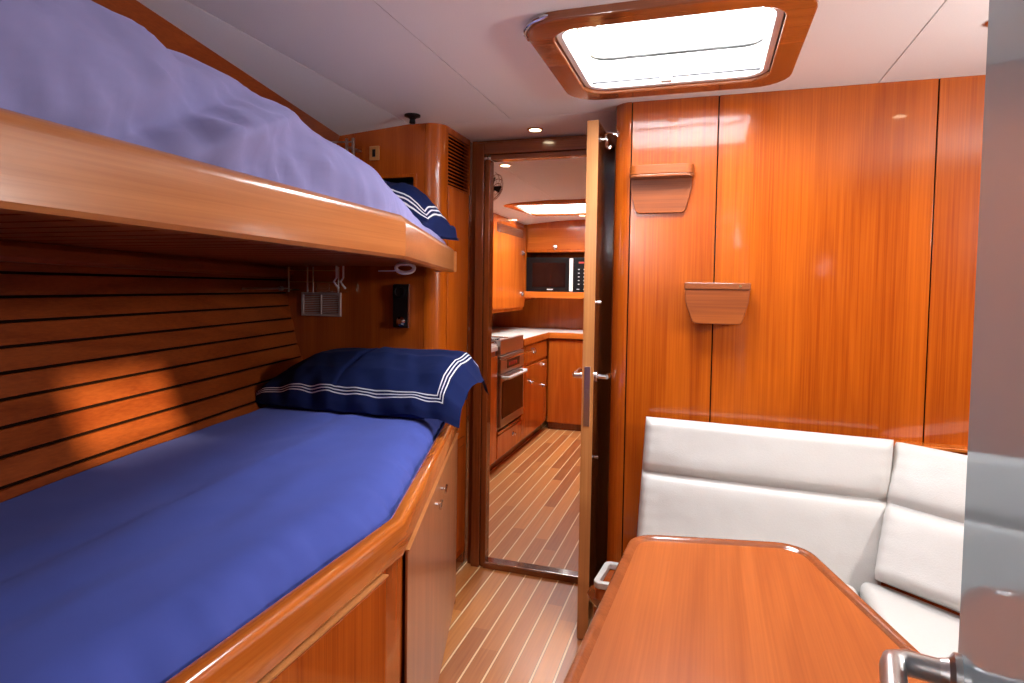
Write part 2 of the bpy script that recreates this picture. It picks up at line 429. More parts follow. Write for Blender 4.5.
# far walls that only the light sees, and the sides of the cabin
bx0, bx1, bz0, bz1 = -1.46, -0.74, 1.655, 1.855
b = B(); b.box((-2.3, -1.42, 0), (bx0, -1.36, 2.0)); b.box((bx1, -1.42, 0), (1.6, -1.36, 2.0)); b.box((bx0, -1.42, 0), (bx1, -1.36, bz0)); b.box((bx0, -1.42, bz1), (bx1, -1.36, 2.0)); struct(b.obj('wall_back', 'bulk'))
b = B(); b.box((bx0, -1.40, bz0), (bx1, -1.394, bz1)); w4 = b.obj('aft_fill_window', 'glass'); struct(w4)  # unseen opening added in the back wall to carry the fill lamp
b = B(); q = [Vector(p) for p in [(bx0, bz0), (bx1, bz0), (bx1, bz1), (bx0, bz1)]]
def fr_(bb, q):
    n = 4; o = inset(q, -.02); vs = [(p.x, -1.36, p.y) for p in o] + [(p.x, -1.36, p.y) for p in q] + [(p.x, -1.348, p.y) for p in q] + [(p.x, -1.348, p.y) for p in o]
    bb.add(vs, [(a * n + i, a * n + (i + 1) % n, ((a + 1) % 4) * n + (i + 1) % n, ((a + 1) % 4) * n + i) for i in range(n) for a in range(4)])
fr_(b, q); b.obj('window_frame', 'steel', w4)  # frame round the added aft opening
b = B()   # right side with its window
wz0, wz1, wy0, wy1 = 1.46, 1.66, 1.10, 1.42
X = 1.38
b.box((X, -1.4, 0), (X + 0.04, wy0, 2.0)); b.box((X, wy1, 0), (X + 0.04, FY + 0.03, 2.0)); b.box((X, wy0, 0), (X + 0.04, wy1, wz0)); b.box((X, wy0, wz1), (X + 0.04, wy1, 2.0))
struct(b.obj('wall_right', 'lock'))
b = B(); b.box((X + 0.01, wy0, wz0), (X + 0.016, wy1, wz1)); w3 = b.obj('window_3', 'glass'); struct(w3)
b = B(); ring(b, *[[Vector(p) for p in q] for q in ([(wy0 - .02, wz0 - .02), (wy1 + .02, wz0 - .02), (wy1 + .02, wz1 + .02), (wy0 - .02, wz1 + .02)], [(wy0, wz0), (wy1, wz0), (wy1, wz1), (wy0, wz1)])], 0, 0.012)
b.v = [Vector((X - v.z, v.x, v.y)) for v in b.v]
b.obj('window_frame', 'steel', w3)

# ceiling panels with the two hatch openings
def CZ(x, y): return CE - 0.10 * max(0, -1.15 - x) ** 1.2 - 0.025 * smoothstep(2.56, 5.4, y)
H1 = (-0.385, 1.455, 0.15, 1.955)     # x0, y0, x1, y1 of the cabin hatch hole
H2 = (-1.40, 4.30, -0.76, 4.90)
b = B()
def cpanel(x0, y0, x1, y1, g=0.0018):
    x0 += g; x1 -= g; y0 += g; y1 -= g
    nx = max(1, int((x1 - x0) / 0.25)) if x0 < -1.0 else 1
    ny = max(1, int((y1 - y0) / 0.5))
    for i in range(nx):
        for j in range(ny):
            xa, xb = lerp(x0, x1, i / nx), lerp(x0, x1, (i + 1) / nx); ya, yb = lerp(y0, y1, j / ny), lerp(y0, y1, (j + 1) / ny)
            b.add([(xa, ya, CZ(xa, ya)), (xb, ya, CZ(xb, ya)), (xb, yb, CZ(xb, yb)), (xa, yb, CZ(xa, yb))], [(0, 1, 2, 3)])
    for (p, q) in (((x0, y0), (x1, y0)), ((x1, y0), (x1, y1)), ((x1, y1), (x0, y1)), ((x0, y1), (x0, y0))):
        for t in range(8):
            e0 = (lerp(p[0], q[0], t / 8), lerp(p[1], q[1], t / 8)); e1 = (lerp(p[0], q[0], (t + 1) / 8), lerp(p[1], q[1], (t + 1) / 8))
            b.add([(*e0, CZ(*e0)), (*e1, CZ(*e1)), (*e1, CE + 0.012), (*e0, CE + 0.012)], [(0, 1, 2, 3)])
YB = 2.225
cpanel(-1.9, -1.4, -1.15, YB); cpanel(-1.15, -1.4, -0.735, YB)
# centre bay round the hatch
cpanel(-0.735, -1.4, 0.478, H1[1], 0)
cpanel(-0.735 + 0.0018, H1[1], H1[0], H1[3], 0); cpanel(H1[2], H1[1], 0.478 - .0018, H1[3], 0); cpanel(-0.735 + .0018, H1[3], 0.478 - .0018, YB - .0018, 0)
cpanel(0.478, -1.4, 1.5, YB)
cpanel(-1.9, YB, 1.5, DY + 0.03)
for (x0, x1) in ((-2.3, -1.60), (-1.60, -1.06), (-1.06, -0.45), (-0.45, 0.6)):
    if x0 == -1.60:
        cpanel(x0, DY + 0.03, x1, H2[1]); cpanel(x0, H2[1], H2[0], H2[3], 0); cpanel(x0, H2[3], x1, 6.0)
    elif x0 == -1.06:
        cpanel(x0, DY + 0.03, x1, H2[1]); cpanel(H2[2], H2[1], x1, H2[3], 0); cpanel(x0, H2[3], x1, 6.0)
    else: cpanel(x0, DY + 0.03, x1, 6.0)
ce = b.obj('ceiling', 'ceil', smooth=20); struct(ce)
b = B()      # backing board above the panels
def back(x0, y0, x1, y1): b.box((x0, y0, CE + 0.012), (x1, y1, CE + 0.03))
back(-1.95, -1.4, 1.5, H1[1]); back(-1.95, H1[1], H1[0], 2.6); back(H1[2], H1[1], 1.5, 2.6); back(H1[0], H1[3], H1[2], 2.6)
back(-2.3, 2.6, 0.6, H2[1]); back(-2.3, H2[1], H2[0], H2[3]); back(H2[2], H2[1], 0.6, H2[3]); back(-2.3, H2[3], 0.6, 6.1)
b.obj('ceiling_backing', 'cgap', ce)

def hatch(name, H, zc, trim_m, wdt, label_side=False):
    x0, y0, x1, y1 = H
    inner = rounded([(x0, y0), (x1, y0), (x1, y1), (x0, y1)], 0.07)
    outer = [p.copy() for p in rounded([(x0 - wdt, y0 - wdt), (x1 + wdt, y0 - wdt), (x1 + wdt, y1 + wdt), (x0 - wdt, y1 + wdt)], 0.10)]
    b = B(); ring(b, outer, inner, zc - 0.022, zc + 0.004); root = b.obj(name, trim_m, bevel=0.005); struct(root)
    b = B(); o2 = rounded([(x0 + .002, y0 + .002), (x1 - .002, y0 + .002), (x1 - .002, y1 - .002), (x0 + .002, y1 - .002)], 0.068); ring(b, o2, inset(o2, 0.018), zc - 0.012, zc + 0.075)
    b.obj('hatch_liner', 'blind', root, bevel=0.003)
    # square-cornered coaming behind, so no sky shows past the rounded liner
    b = B()
    sq = [Vector(p) for p in [(x0 - .0, y0 - .0), (x1, y0), (x1, y1), (x0, y1)]]
    ring(b, inset(sq, -0.03), inset(sq, 0.0), zc + 0.02, zc + 0.115); b.obj('hatch_coaming', 'blind', root)
    b = B(); o3 = rounded([(x0, y0), (x1, y0), (x1, y1), (x0, y1)], 0.06); ring(b, o3, inset(o3, 0.035), zc + 0.078, zc + 0.10); b.obj('hatch_frame', 'steel', root, bevel=0.003)
    b = B(); b.box((x0 + .01, y0 + .01, zc + 0.10), (x1 - .01, y1 - .01, zc + 0.106)); b.obj('hatch_pane', 'glass', root)
    return root
h1 = hatch('window_1', H1, CE, 'trim', 0.062)
b = B()   # screen frame bars, hinge straps and clip of the cabin hatch
b.box((H1[0] + .02, H1[3] - 0.055, CE - 0.004), (H1[2] - .02, H1[3] - 0.043, CE + 0.006)); b.obj('screen_bar', 'dgrey', h1, bevel=0.002)
b = B(); b.box((-0.155, H1[3] - 0.06, CE - 0.016), (-0.12, H1[3] - 0.035, CE - 0.003)); b.obj('latch', 'white', h1, bevel=0.004)
for xx in (-0.27, 0.03):
    b = B(); b.box((xx - .04, 1.66, CE + 0.085), (xx + .04, 1.672, CE + 0.093)); b.obj('hinge_bar', 'dgrey', h1, bevel=0.002)
b = B(); b.tube([(-0.34, 1.6, CE + .085), (-0.33, 1.68, CE + .08), (-0.30, 1.70, CE + .08), (-0.28, 1.695, CE + .08)], 0.003); b.obj('stay_arm', 'steel', h1)
b = B(); cx_, cy_, cr_ = H1[0] - 0.062 + 0.10, H1[1] - 0.062 + 0.10, 0.104
b.tube([(cx_ - cr_ * math.cos(t), cy_ - cr_ * math.sin(t), CE - 0.010) for t in [-0.25 + 1.6 * i / 14 for i in range(15)]], [.003] + [.0065] * 13 + [.003], n=10); b.obj('corner_bracket', 'chrome', h1)
h2 = hatch('window_2', H2, CZ(-1, 4.6), 'galx', 0.07)

# ------------------------------------------------------------------ galley shell
b = B(); b.box((-2.3, 5.74, 0), (0.6, 5.80, 2.0)); struct(b.obj('wall_galley_front', 'gal'))
b = B(); b.box((-2.10, 2.56, 0), (-2.04, 5.8, 2.0)); struct(b.obj('wall_galley_left', 'gal'))
b = B(); b.box((0.2, 2.56, 0), (0.26, 5.8, 2.0)); struct(b.obj('wall_galley_right', 'gal'))
b = B(); b.box((-2.3, 2.50, 0), (-1.02, 2.56, 2.0)); b.box((-0.33, 2.50, 0), (0.6, 2.56, 2.0)); struct(b.obj('wall_galley_back', 'dark'))

# ------------------------------------------------------------------ bunks
def fx(y):   # front line shared by both bunks
    return interp(y, [-2, 1.11, 2.15, 2.3], [-0.582, -0.590, -0.905, -0.945])
front_up = [(-0.582, -1.30), (-0.588, 1.115), (-0.918, 2.13)]
front = [(-0.582, -1.30), (-0.588, 1.115), (-0.905, 2.15)]
def along(ptss, prof, mi=0, bld=None, s=1):
    """sweep an (offset inwards, z) profile along a plan polyline"""
    P = [Vector(p) for p in ptss]; n = len(P); m = len(prof); vs = []
    for i, p in enumerate(P):
        t0 = (P[i] - P[i - 1]).normalized() if i else None; t1 = (P[i + 1] - P[i]).normalized() if i < n - 1 else None
        t0 = t0 or t1; t1 = t1 or t0
        n0 = Vector((-t0.y, t0.x)); n1 = Vector((-t1.y, t1.x)); nn = n0 + n1; nn = nn / (nn.length_squared / 2)
        for o, z in prof: vs.append((p.x + nn.x * o * s, p.y + nn.y * o * s, z))
    fs = []
    for i in range(n - 1):
        for a in range(m):
            c = (a + 1) % m; fs.append((i * m + a, i * m + c, (i + 1) * m + c, (i + 1) * m + a))
    fs += [list(range(m)), [(n - 1) * m + a for a in range(m)][::-1]]
    bld.add(vs, fs, mi)
bunk = thing('lower_bunk', 'lower bunk base with varnished rail and cupboard doors under the blue mattress', 'bunk', (-1.0, 0.8, 0))
r_in = 0.040
rail_prof = [(0.0, 0.700), (-0.003, 0.708), (-0.003, 0.752)] + [(0.011 - 0.014 * math.cos(t), 0.762 + 0.014 * math.sin(t)) for t in [math.pi / 2 * i / 5 for i in range(6)]] + \
            [(0.022 + 0.010 * math.sin(t), 0.766 + 0.010 * math.cos(t)) for t in [math.pi / 2 * i / 5 for i in range(6)]] + [(0.032, 0.702)]
b = B(); along(front, rail_prof, bld=b); b.obj('rail', 'rail', bunk)
b = B(); along(front, [(0.008, 0.07), (0.008, 0.702), (0.03, 0.702), (0.03, 0.07)], bld=b); b.obj('front_panel', 'lock', bunk, bevel=0.002)
b = B(); along(front, [(0.05, 0.0), (0.05, 0.07), (0.07, 0.07), (0.07, 0.0)], bld=b); b.obj('kickboard', 'dark', bunk)
b = B(); b.box((-0.975, 2.162, 0), (-0.922, 2.19, 0.70)); b.obj('end_panel', 'dark', bunk)
# long cupboard door on the straight side
b = B(); b.box((-0.5915, 0.15, 0.10), (-0.5785, 1.03, 0.690)); dd = b.obj('cupboard_door', 'lock', bunk, bevel=0.002)
b = B(); b.box((-0.592, 0.14, 0.6935), (-0.5770, 1.035, 0.6965)); b.obj('door_edging', 'pale', bunk)
b = B(); b.tube([(-0.577, 0.66, 0.64), (-0.560, 0.66, 0.64)], 0.005); b.tube([(-0.560, 0.645, 0.632), (-0.560, 0.675, 0.648)], 0.006); b.obj('door_handle', 'chrome', dd)
# tapering cupboard door on the angled side
pa = Vector((-0.592, 1.135)); pb = Vector((-0.905, 2.15)); tdir = (pb - pa).normalized(); nrm = Vector((tdir.y, -tdir.x))
def ang(s, off, z):
    p = pa + tdir * s + nrm * off; return (p.x, p.y, z)
Ls = (pb - pa).length
b = B(); q = [ang(0.012, -.004, 0.05), ang(Ls - 0.012, -.004, 0.05), ang(Ls - 0.012, -.004, 0.692), ang(0.012, -.004, 0.692)]; b.prism(q, (nrm.x * 0.006, nrm.y * 0.006, 0))
d2 = b.obj('cupboard_door', 'satin', bunk, bevel=0.002)
b = B(); q = [ang(0.012, -.004, 0.6935), ang(Ls - 0.008, -.004, 0.6935), ang(Ls - 0.008, -.004, 0.6965), ang(0.012, -.004, 0.6965)]; b.prism(q, (nrm.x * 0.0092, nrm.y * 0.0092, 0)); b.obj('door_edging', 'pale', bunk)
for s_, z_ in ((0.455, 0.634), (0.573, 0.640)):
    b = B(); c0 = Vector(ang(s_, .002, z_)); c1 = Vector(ang(s_, .016, z_)); b.tube([c0, c1], 0.004)
    b.tube([c1 - Vector((tdir.x, tdir.y, 0)) * .016 + Vector((0, 0, -.006)), c1 + Vector((tdir.x, tdir.y, 0)) * .016 + Vector((0, 0, .006))], 0.0045); b.obj('door_handle', 'chrome', d2)
b = B(); 
pl = [(hx(y, 0.8) + 0.01, y, 0.690) for y in (-1.3, 0, 1.1, 2.19)] + [(-0.95, 2.19, 0.690), (-0.64, 1.13, 0.690), (-0.63, -1.3, 0.690)]
b.prism(pl, (0, 0, 0.012)); b.obj('base_board', 'slat', bunk)

# lower mattress
def mattress_lower():
    b = B(); Y0, Y1 = -1.25, 2.185; r = 0.062; ZT = 0.822; ZB = 0.704
    def fn(u, v):
        y = lerp(Y0, Y1, v); xf = fx(y) - 0.038; xb = hx(y, 0.80) + 0.004
        wd = xf - xb
        # u 0..0.18 wraps the front edge
        k = 0.30
        if u < k:
            t = u / k
            if t < 0.3: x = xf; z = lerp(ZB, ZT - r, t / 0.3)
            else:
                a = (t - 0.3) / 0.7 * math.pi / 2; x = xf - r * 1.5 * (1 - math.cos(a)); z = ZT - r + r * math.sin(a)
        else:
            t = (u - k) / (1 - k); x = lerp(xf - r * 1.5, xb, t); z = ZT
        tu = (xf - x) / wd
        e = smoothstep(0, 0.10, tu)
        # long pull lines run lengthwise, gathers hang on the front edge
        z += e * (0.010 * fbm(x * 2.2, y * 1.1, 3) + 0.0035 * math.sin((x * 1.0 + y * 0.12) * 42 + 3 * fbm(x * 3, y * 2)) * smoothstep(0.1, .35, tu) * (1 - smoothstep(.5, .8, tu)))
        cr = abs(((x + 1.0) + 0.10 * (y - 1.0))); z += 0.002 * math.exp(-(cr / 0.006) ** 2) * smoothstep(-.2, .4, y) * (1 - smoothstep(1.3, 1.8, y))
        g = (1 - smoothstep(0.0, 0.16, tu))
        gg = 0.006 * fbm(y * 16, z * 9, 5) + 0.010 * fbm(y * 5, z * 5, 9)
        x += g * gg; z += g * 0.4 * gg
        z -= 0.02 * smoothstep(2.10, 2.185, y)
        x -= 0.02 * smoothstep(2.08, 2.185, y) * (1 - tu)
        return (x, y, z)
    b.grid(fn, 90, 260)
    # underside closes it
    b.grid(lambda u, v: (lerp(fx(lerp(Y0, Y1, v)) - 0.046, hx(lerp(Y0, Y1, v), 0.8) + 0.004, u), lerp(Y0, Y1, v), ZB), 4, 20)
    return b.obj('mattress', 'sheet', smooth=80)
tag(mattress_lower(), 'lower bunk mattress in a taut royal blue fitted sheet', 'mattress')

# upper bunk
ub = thing('upper_bunk', 'upper bunk platform with deep varnished front board, hung over the blue mattress', 'bunk', (-1.0, 0.8, 1.3))
ZB, ZT = 1.314, 1.404
def bprof():
    r = 0.018; pr = [(0.006, ZB), (0.0, ZB + .006), (0.0, ZT - r)]
    pr += [(r - r * math.cos(t), ZT - r + r * math.sin(t)) for t in [math.pi / 2 * i / 4 for i in range(1, 5)]]
    return pr + [(0.034, ZT), (0.034, ZB)]
b = B(); along(front_up[:2], bprof(), bld=b)
for v in b.v: v.z += 0.011 * (1.115 - v.y)
b.obj('front_board', 'board', ub)
b = B(); along([(front_up[1][0] - .001, front_up[1][1] + .002), front_up[2], ], bprof(), bld=b); b.obj('front_board', 'board', ub)
b = B(); b.box((-1.005, 2.132, ZB), (-0.92, 2.162, ZT - .012)); b.obj('end_board', 'board', ub, bevel=0.004)
def shear(bb):
    for v in bb.v: v.z += 0.011 * (2.2 - v.y)
b = B(); y = -1.2
while y < 2.1:
    x0 = hx(y, 1.33) + 0.01; b.box((x0, y, 1.332), (fx(y + .06) - 0.03, y + 0.060, 1.3365)); y += 0.072
shear(b)
b.obj('slatted_base', 'slat', ub)
b = B(); b.add([(hx(yy, 1.35) + 0.005, yy, 1.3372) for yy in (-1.2, 2.17)] + [(fx(2.14) - .03, 2.17, 1.3372), (-0.62, 1.1, 1.3372), (-0.615, -1.2, 1.3372)], [(0, 1, 2, 3, 4)]); shear(b); b.obj('base_board', 'gap', ub)
b = B(); ln = [(hx(yy, 1.31) + 0.001, yy) for yy in [-1.2 + 0.42 * i for i in range(9)]][:9]
ln[-1] = (hx(2.195, 1.31) + .001, 2.195)
along(ln, [(0.0, 1.285), (-0.030, 1.285), (-0.040, 1.295), (-0.040, 1.318), (-0.030, 1.331), (0, 1.331)], bld=b); shear(b); b.obj('bearer', 'slat', ub, bevel=0.002)

def mattress_upper():
    b = B(); Y0, Y1 = -1.2, 2.15; Z0 = 1.376
    def fn(u, v):
        y = lerp(Y0, Y1, v); xf = interp(y, [-2, 1.11, 2.15], [-0.582, -0.590, -0.922]) - 0.037
        zt = interp(y, [-1.2, .5, .75, 1.0, 1.45, 1.95, 2.15], [1.635, 1.612, 1.590, 1.548, 1.482, 1.450, 1.440]); xb = hx(y, zt) + 0.012
        H = zt - Z0; k = 0.5; Wd = interp(y, [-1.2, .8, 1.4, 1.95, 2.15], [.20, .18, .12, .075, .05])
        if u < k:
            a = (u / k) * math.pi / 2; x = xf - Wd * (1 - math.cos(a) ** 0.8) ; z = Z0 + H * math.sin(a) ** 0.85
            x += 0.012 * math.sin(2 * a)
        else:
            t = (u - k) / (1 - k); x = lerp(xf - Wd, xb, t); z = zt + 0.004 * math.sin(t * math.pi)
        h = (z - Z0) / H
        low = 1 - smoothstep(.25, .95, h)
        # gathers near the tuck and diagonal folds at the near end
        g = 0.0075 * fbm(y * 24 + 3 * z, z * 4, 2) * low + 0.010 * fbm(y * 3.2, z * 5, 8)
        near = 1 - smoothstep(0.75, 1.15, y)
        dgn = (y - 0.62) * 0.8 - (z - 1.42) * 1.6
        g += near * 0.020 * math.exp(-((dgn) / 0.035) ** 2) * smoothstep(1.37, 1.42, z) * (1 - smoothstep(0.7, 1, h))
        g -= near * 0.016 * math.exp(-((dgn + 0.10) / 0.03) ** 2) * (1 - smoothstep(0.6, 1, h))
        g += near * 0.014 * fbm(y * 9 + z * 6, z * 14, 4)
        x += g; z += 0.5 * g * smoothstep(0.02, 0.3, h)
        z -= 0.03 * smoothstep(2.08, 2.13, y) * h
        return (x, y, z)
    b.grid(fn, 70, 300)
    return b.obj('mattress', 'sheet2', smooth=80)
tag(mattress_upper(), 'puffy pale lilac-blue mattress on the upper bunk, under the ceiling', 'mattress')

def pillow(name, o, ux, vx, nrm, W, H, puff, mat, drape=None, seed=0, flange=0.055, under=0.12):
    o = Vector(o); ux = Vector(ux).normalized(); vx = Vector(vx).normalized(); nn = Vector(nrm).normalized(); b = B()
    def prof(u, v):
        x = u * W; y = v * H; d = min(x, W - x, y, H - y)
        e = max(0, d - flange); m = min(W, H) / 2 - flange
        du = max(0.0, min(1, (x - flange) / (W * .5 - flange), (W - x - flange) / (W * .5 - flange)))
        dv = max(0.0, min(1, (y - flange) / (H * .5 - flange), (H - y - flange) / (H * .5 - flange)))
        return (1 - (1 - du) ** 2.6) ** .75 * (1 - (1 - dv) ** 2.2) ** .75, d
    def top(u, v):
        h, d = prof(u, v)
        w_ = 0.010 * fbm(u * W * 9 + seed, v * H * 9, seed) + 0.004 * fbm(u * W * 28, v * H * 12, seed + 4)
        fl = 1 - smoothstep(0, flange * 1.2, d)
        w_ += fl * 0.006 * math.sin(u * W * 60 + 3 * fbm(u * 6, v * 4, seed))
        p = o + ux * (u * W) + vx * (v * H) + nn * (puff * h + w_ * (.35 + h) + 0.004)
        return drape(p, u, v) if drape else p
    def bot(u, v):
        h, d = prof(u, v); p = o + ux * (u * W) + vx * (v * H) - nn * (under * puff * h + .003)
        q = drape(p, u, v) if drape else p
        tt = top(u, v)
        return q
    uvf = lambda u, v: (u * W, v * H)
    b.grid(top, 110, 70, uvfn=uvf); b.grid(bot, 40, 26)
    return b.obj(name, mat, smooth=80)
def pillow_low():
    """oxford pillow leaning on the locker: stiff flange standing up in front, soft body behind"""
    W, H = 0.86, 0.50; b = B()
    path_s = [0, .03, .085, .16, .26, .36, .44, .50]
    path_y = [0, .004, .020, .070, .165, .270, .355, .400]
    path_z = [0, .026, .080, .136, .182, .188, .145, .095]
    def top(u, v):
        x = u * W; s_ = v * H
        env = interp(u, [0, .05, .12, .25, .42, .70, .86, .94, 1.0], [.10, .30, .55, .80, .97, 1.0, .96, .80, .62])
        env2 = env * env * (3 - 2 * env)
        y = interp(s_, path_s, path_y); z = interp(s_, path_s, path_z) * env2
        X = -1.60 + x; Y = 1.745 + y + 0.02 * (u - .5) + 0.05 * (1 - env)
        w_ = 0.007 * fbm(x * 5, s_ * 6, 3) + 0.004 * noise.noise(Vector((x * 16 + s_ * 9, s_ * 5, 6))) + 0.003 * math.sin(x * 40 + 4 * fbm(x * 4, 1.5)) * (1 - smoothstep(.05, .12, s_)) 
        crease = 0.010 * math.exp(-((x - 0.40 - .05 * v) / .008) ** 2)
        Z = 0.838 + z + w_ * (.4 + env) - crease * smoothstep(.03, .2, s_)
        Y -= w_ * (1 - smoothstep(.1, .25, s_)) * 0.8
        ov = smoothstep(.90, 1.0, u)
        Z -= 0.030 * ov * (1 - .9 * v); X -= 0.045 * ov * smoothstep(.5, 1, v); Z -= .05 * ov * smoothstep(.3, 1, v)
        floor_ = 0.800 if X > -0.80 else 0.834
        return Vector((X, Y, max(Z, floor_)))
    def bot(u, v):
        p = top(u, v); x = min(u, 1 - u) * W; y = min(v, 1 - v) * H
        q = smoothstep(0, .03, min(x, y)); base = min(p.z - .008, 0.831 if u < .88 else p.z - .012)
        return Vector((p.x, p.y + .004 * q, lerp(p.z, base, q)))
    b.grid(top, 150, 90, uvfn=lambda u, v: (u * W, v * H)); b.grid(bot, 50, 30)
    return b.obj('pillow', 'navy', smooth=80)
def drape2(p, u, v): return Vector(p)
pil = pillow_low()
tag(pil, 'navy pillow with triple white piping on the lower bunk', 'pillow')
def drape2(p, u, v):
    p = Vector(p); p.z -= 0.03 * smoothstep(.6, .9, u) + 0.045 * smoothstep(.88, 1.0, u); p.x -= 0.035 * smoothstep(.88, 1.0, u); return p
pil2 = pillow('pillow', (-1.37, 1.83, 1.520), (1, 0.05, -0.04), (-0.05, 1, 0.04), (0.05, -0.1, 1), 0.51, 0.31, 0.12, 'navy2', drape2, 11, flange=0.045, under=0.3)
tag(pil2, 'navy pillow with white piping at the far end of the upper bunk', 'pillow')

# ------------------------------------------------------------------ tall locker at the end of the bunks
LX = -1.01; LY = 2.20; RR = 0.066
lk = thing('tall_locker', 'tall varnished locker with rounded corner between the bunks and the doorway', 'locker', (-1.3, 2.4, 0))
xm = LX - RR
b = B()
# transverse face with a niche cut in it
nx0, nx1, nz0, nz1 = -1.30, -1.125, 1.52, 1.69
b.box((-1.95, LY, 0), (nx0, LY + 0.02, CE)); b.box((nx1, LY, 0), (xm - .002, LY + 0.02, CE)); b.box((nx0, LY, 0), (nx1, LY + 0.02, nz0)); b.box((nx0, LY, nz1), (nx1, LY + 0.02, CE))
b.obj('front_panel', 'lock', lk)
b = B(); b.box((nx0 - .01, LY + 0.02, nz0 - .01), (nx1 + .01, LY + 0.12, nz1 + .01)); 
b2 = B(); b2.box((nx0, LY + .10, nz0), (nx1, LY + .11, nz1)); b2.box((nx0 - .005, LY + .02, nz0), (nx0, LY + .11, nz1)); b2.box((nx1, LY + .02, nz0), (nx1 + .005, LY + .11, nz1)); b2.box((nx0, LY + .02, nz0 - .005), (nx1, LY + .11, nz0)); b2.box((nx0, LY + .02, nz1), (nx1, LY + .11, nz1 + .005))
b2.obj('niche', 'black', lk)
b = B(); q = [Vector(p) for p in [(nx0, nz0), (nx1, nz0), (nx1, nz1), (nx0, nz1)]]; ring(b, inset(q, -0.014), q, 0, 0.008); b.v = [Vector((v.x, LY - v.z, v.y)) for v in b.v]; b.obj('niche_frame', 'bulk', lk, bevel=0.002)
b = B(); arc = [(xm + RR * math.sin(t), LY + RR - RR * math.cos(t), 0) for t in [math.pi / 2 * i / 12 for i in range(13)]]
b.prism(arc + [(LX - .02, LY + RR, 0), (xm, LY + .02, 0)], (0, 0, CE)); b.obj('corner_post', 'bulk', lk)
# side face: louvre on top, door, lower door, kick
b = B(); y0, y1 = LY + RR + 0.002, DY - 0.012
b.box((LX - .02, y0, 0.07), (LX - .004, y1, 1.67)); b.box((LX - .02, y0, 1.875), (LX, y1, CE)); b.box((LX - .02, y1 - .008, 1.66), (LX, y1, 1.88)); b.box((LX - .02, y0, 1.66), (LX, y0 + 0.003, 1.88))
b.obj('side_frame', 'lock', lk)
b = B(); b.box((LX - .004, y0 + .003, 0.60), (LX + .004, y1 - .03, 1.66)); b.obj('locker_door', 'bulk', lk, bevel=0.002)
b = B(); b.box((LX - .004, y0 + .003, 0.10), (LX + .004, y1 - .03, 0.56)); b.obj('locker_door', 'lock', lk, bevel=0.002)
b = B(); b.box((LX - .004, y0 + .003, 0.561), (LX + .003, y1 - .03, 0.597)); b.obj('door_edging', 'lock', lk, bevel=0.002)
b = B(); b.box((LX - .02, y0, 0), (LX - .012, y1, 0.07)); b.obj('kickboard', 'dark', lk)
b = B(); zz = 1.675
while zz < 1.865:
    b.prism([(LX - .001, y0 + .003, zz), (LX + .001, y0 + .003, zz + .0035), (LX - .016, y0 + .003, zz + .014), (LX - .018, y0 + .003, zz + .0105)], (0, y1 - y0 - .011, 0)); zz += 0.0145
b.obj('louvre', 'lock', lk)
b = B(); b.box((LX - .03, y0, 1.66), (LX - .026, y1, 1.88)); b.obj('louvre_back', 'gap', lk)

# ---- fittings on the locker face
vg = thing('vent_grille', 'grey rectangular louvred air grille under the upper bunk', 'vent', (-1.52, LY, 1.13))
b = B(); x0, x1, z0, z1 = -1.648, -1.455, 1.125, 1.225
q = [Vector(p) for p in [(x0, z0), (x1, z0), (x1, z1), (x0, z1)]]; ring(b, q, inset(q, .010), 0, 0.010); b.v = [Vector((v.x, LY - v.z, v.y)) for v in b.v]
b.box(((x0 + x1) / 2 - .003, LY - .009, z0), ((x0 + x1) / 2 + .003, LY, z1)); b.obj('grille_frame', 'grille', vg, bevel=0.0015)
b = B(); zz = z0 + .012
while zz < z1 - .012: b.prism([(x0 + .008, LY - .001, zz), (x0 + .008, LY - .007, zz + .001), (x0 + .008, LY - .005, zz + .005), (x0 + .008, LY - .0005, zz + .0045)], (x1 - x0 - .016, 0, 0)); zz += .0075
b.obj('grille_slats', 'grille', vg)
rl = thing('reading_light', 'flat black and chrome bunk reading lamp below the upper bunk', 'lamp', (-1.17, LY, 1.09))
b = B(); b.box((-1.205, LY - .022, 1.09), (-1.135, LY, 1.265)); b.obj('lamp_housing', 'black', rl, bevel=.005)
b = B(); b.box((-1.137, LY - .024, 1.092), (-1.130, LY - .001, 1.263)); b.obj('lamp_side_strip', 'chrome', rl, bevel=.002)
b = B(); b.box((-1.202, LY - .026, 1.205), (-1.140, LY - .021, 1.262)); b.lathe((-1.171, LY - .026, 1.234), (0, -1, 0), [(.026, 0), (.026, .004), (.020, .006), (.018, .002)], 20); b.obj('lamp_eye', 'black', rl, bevel=.001)
b = B(); b.lathe((-1.165, LY - .022, 1.115), (0, -1, 0), [(.02, 0), (.02, .008), (.010, .016)], 18); b.obj('lamp_knob', 'chrome', rl)
# light fitting and cleat hanging from the upper bunk corner
fr = thing('bunk_light', 'white ring shaped fitting under the corner of the upper bunk', 'fitting', (-1.0, 1.95, 1.30))
b = B(); cc = Vector((-0.950, 1.80, 1.317)); b.tube([cc + Vector((0.028 * math.cos(a), 0.010 * math.cos(a), 0.016 * math.sin(a))) for a in [2 * math.pi * i / 20 for i in range(20)]], 0.0065, closed=True, n=8); b.obj('ring', 'white', fr)
b = B(); b.lathe((-0.950, 1.80, 1.326), (0, 0, 1), [(.024, 0), (.024, .004), (.018, .008)], 18); b.obj('mount', 'white', fr)
b = B(); b.tube([(-1.05, 1.80, 1.307), (-0.98, 1.802, 1.308)], .002); b.obj('pull', 'white', fr)

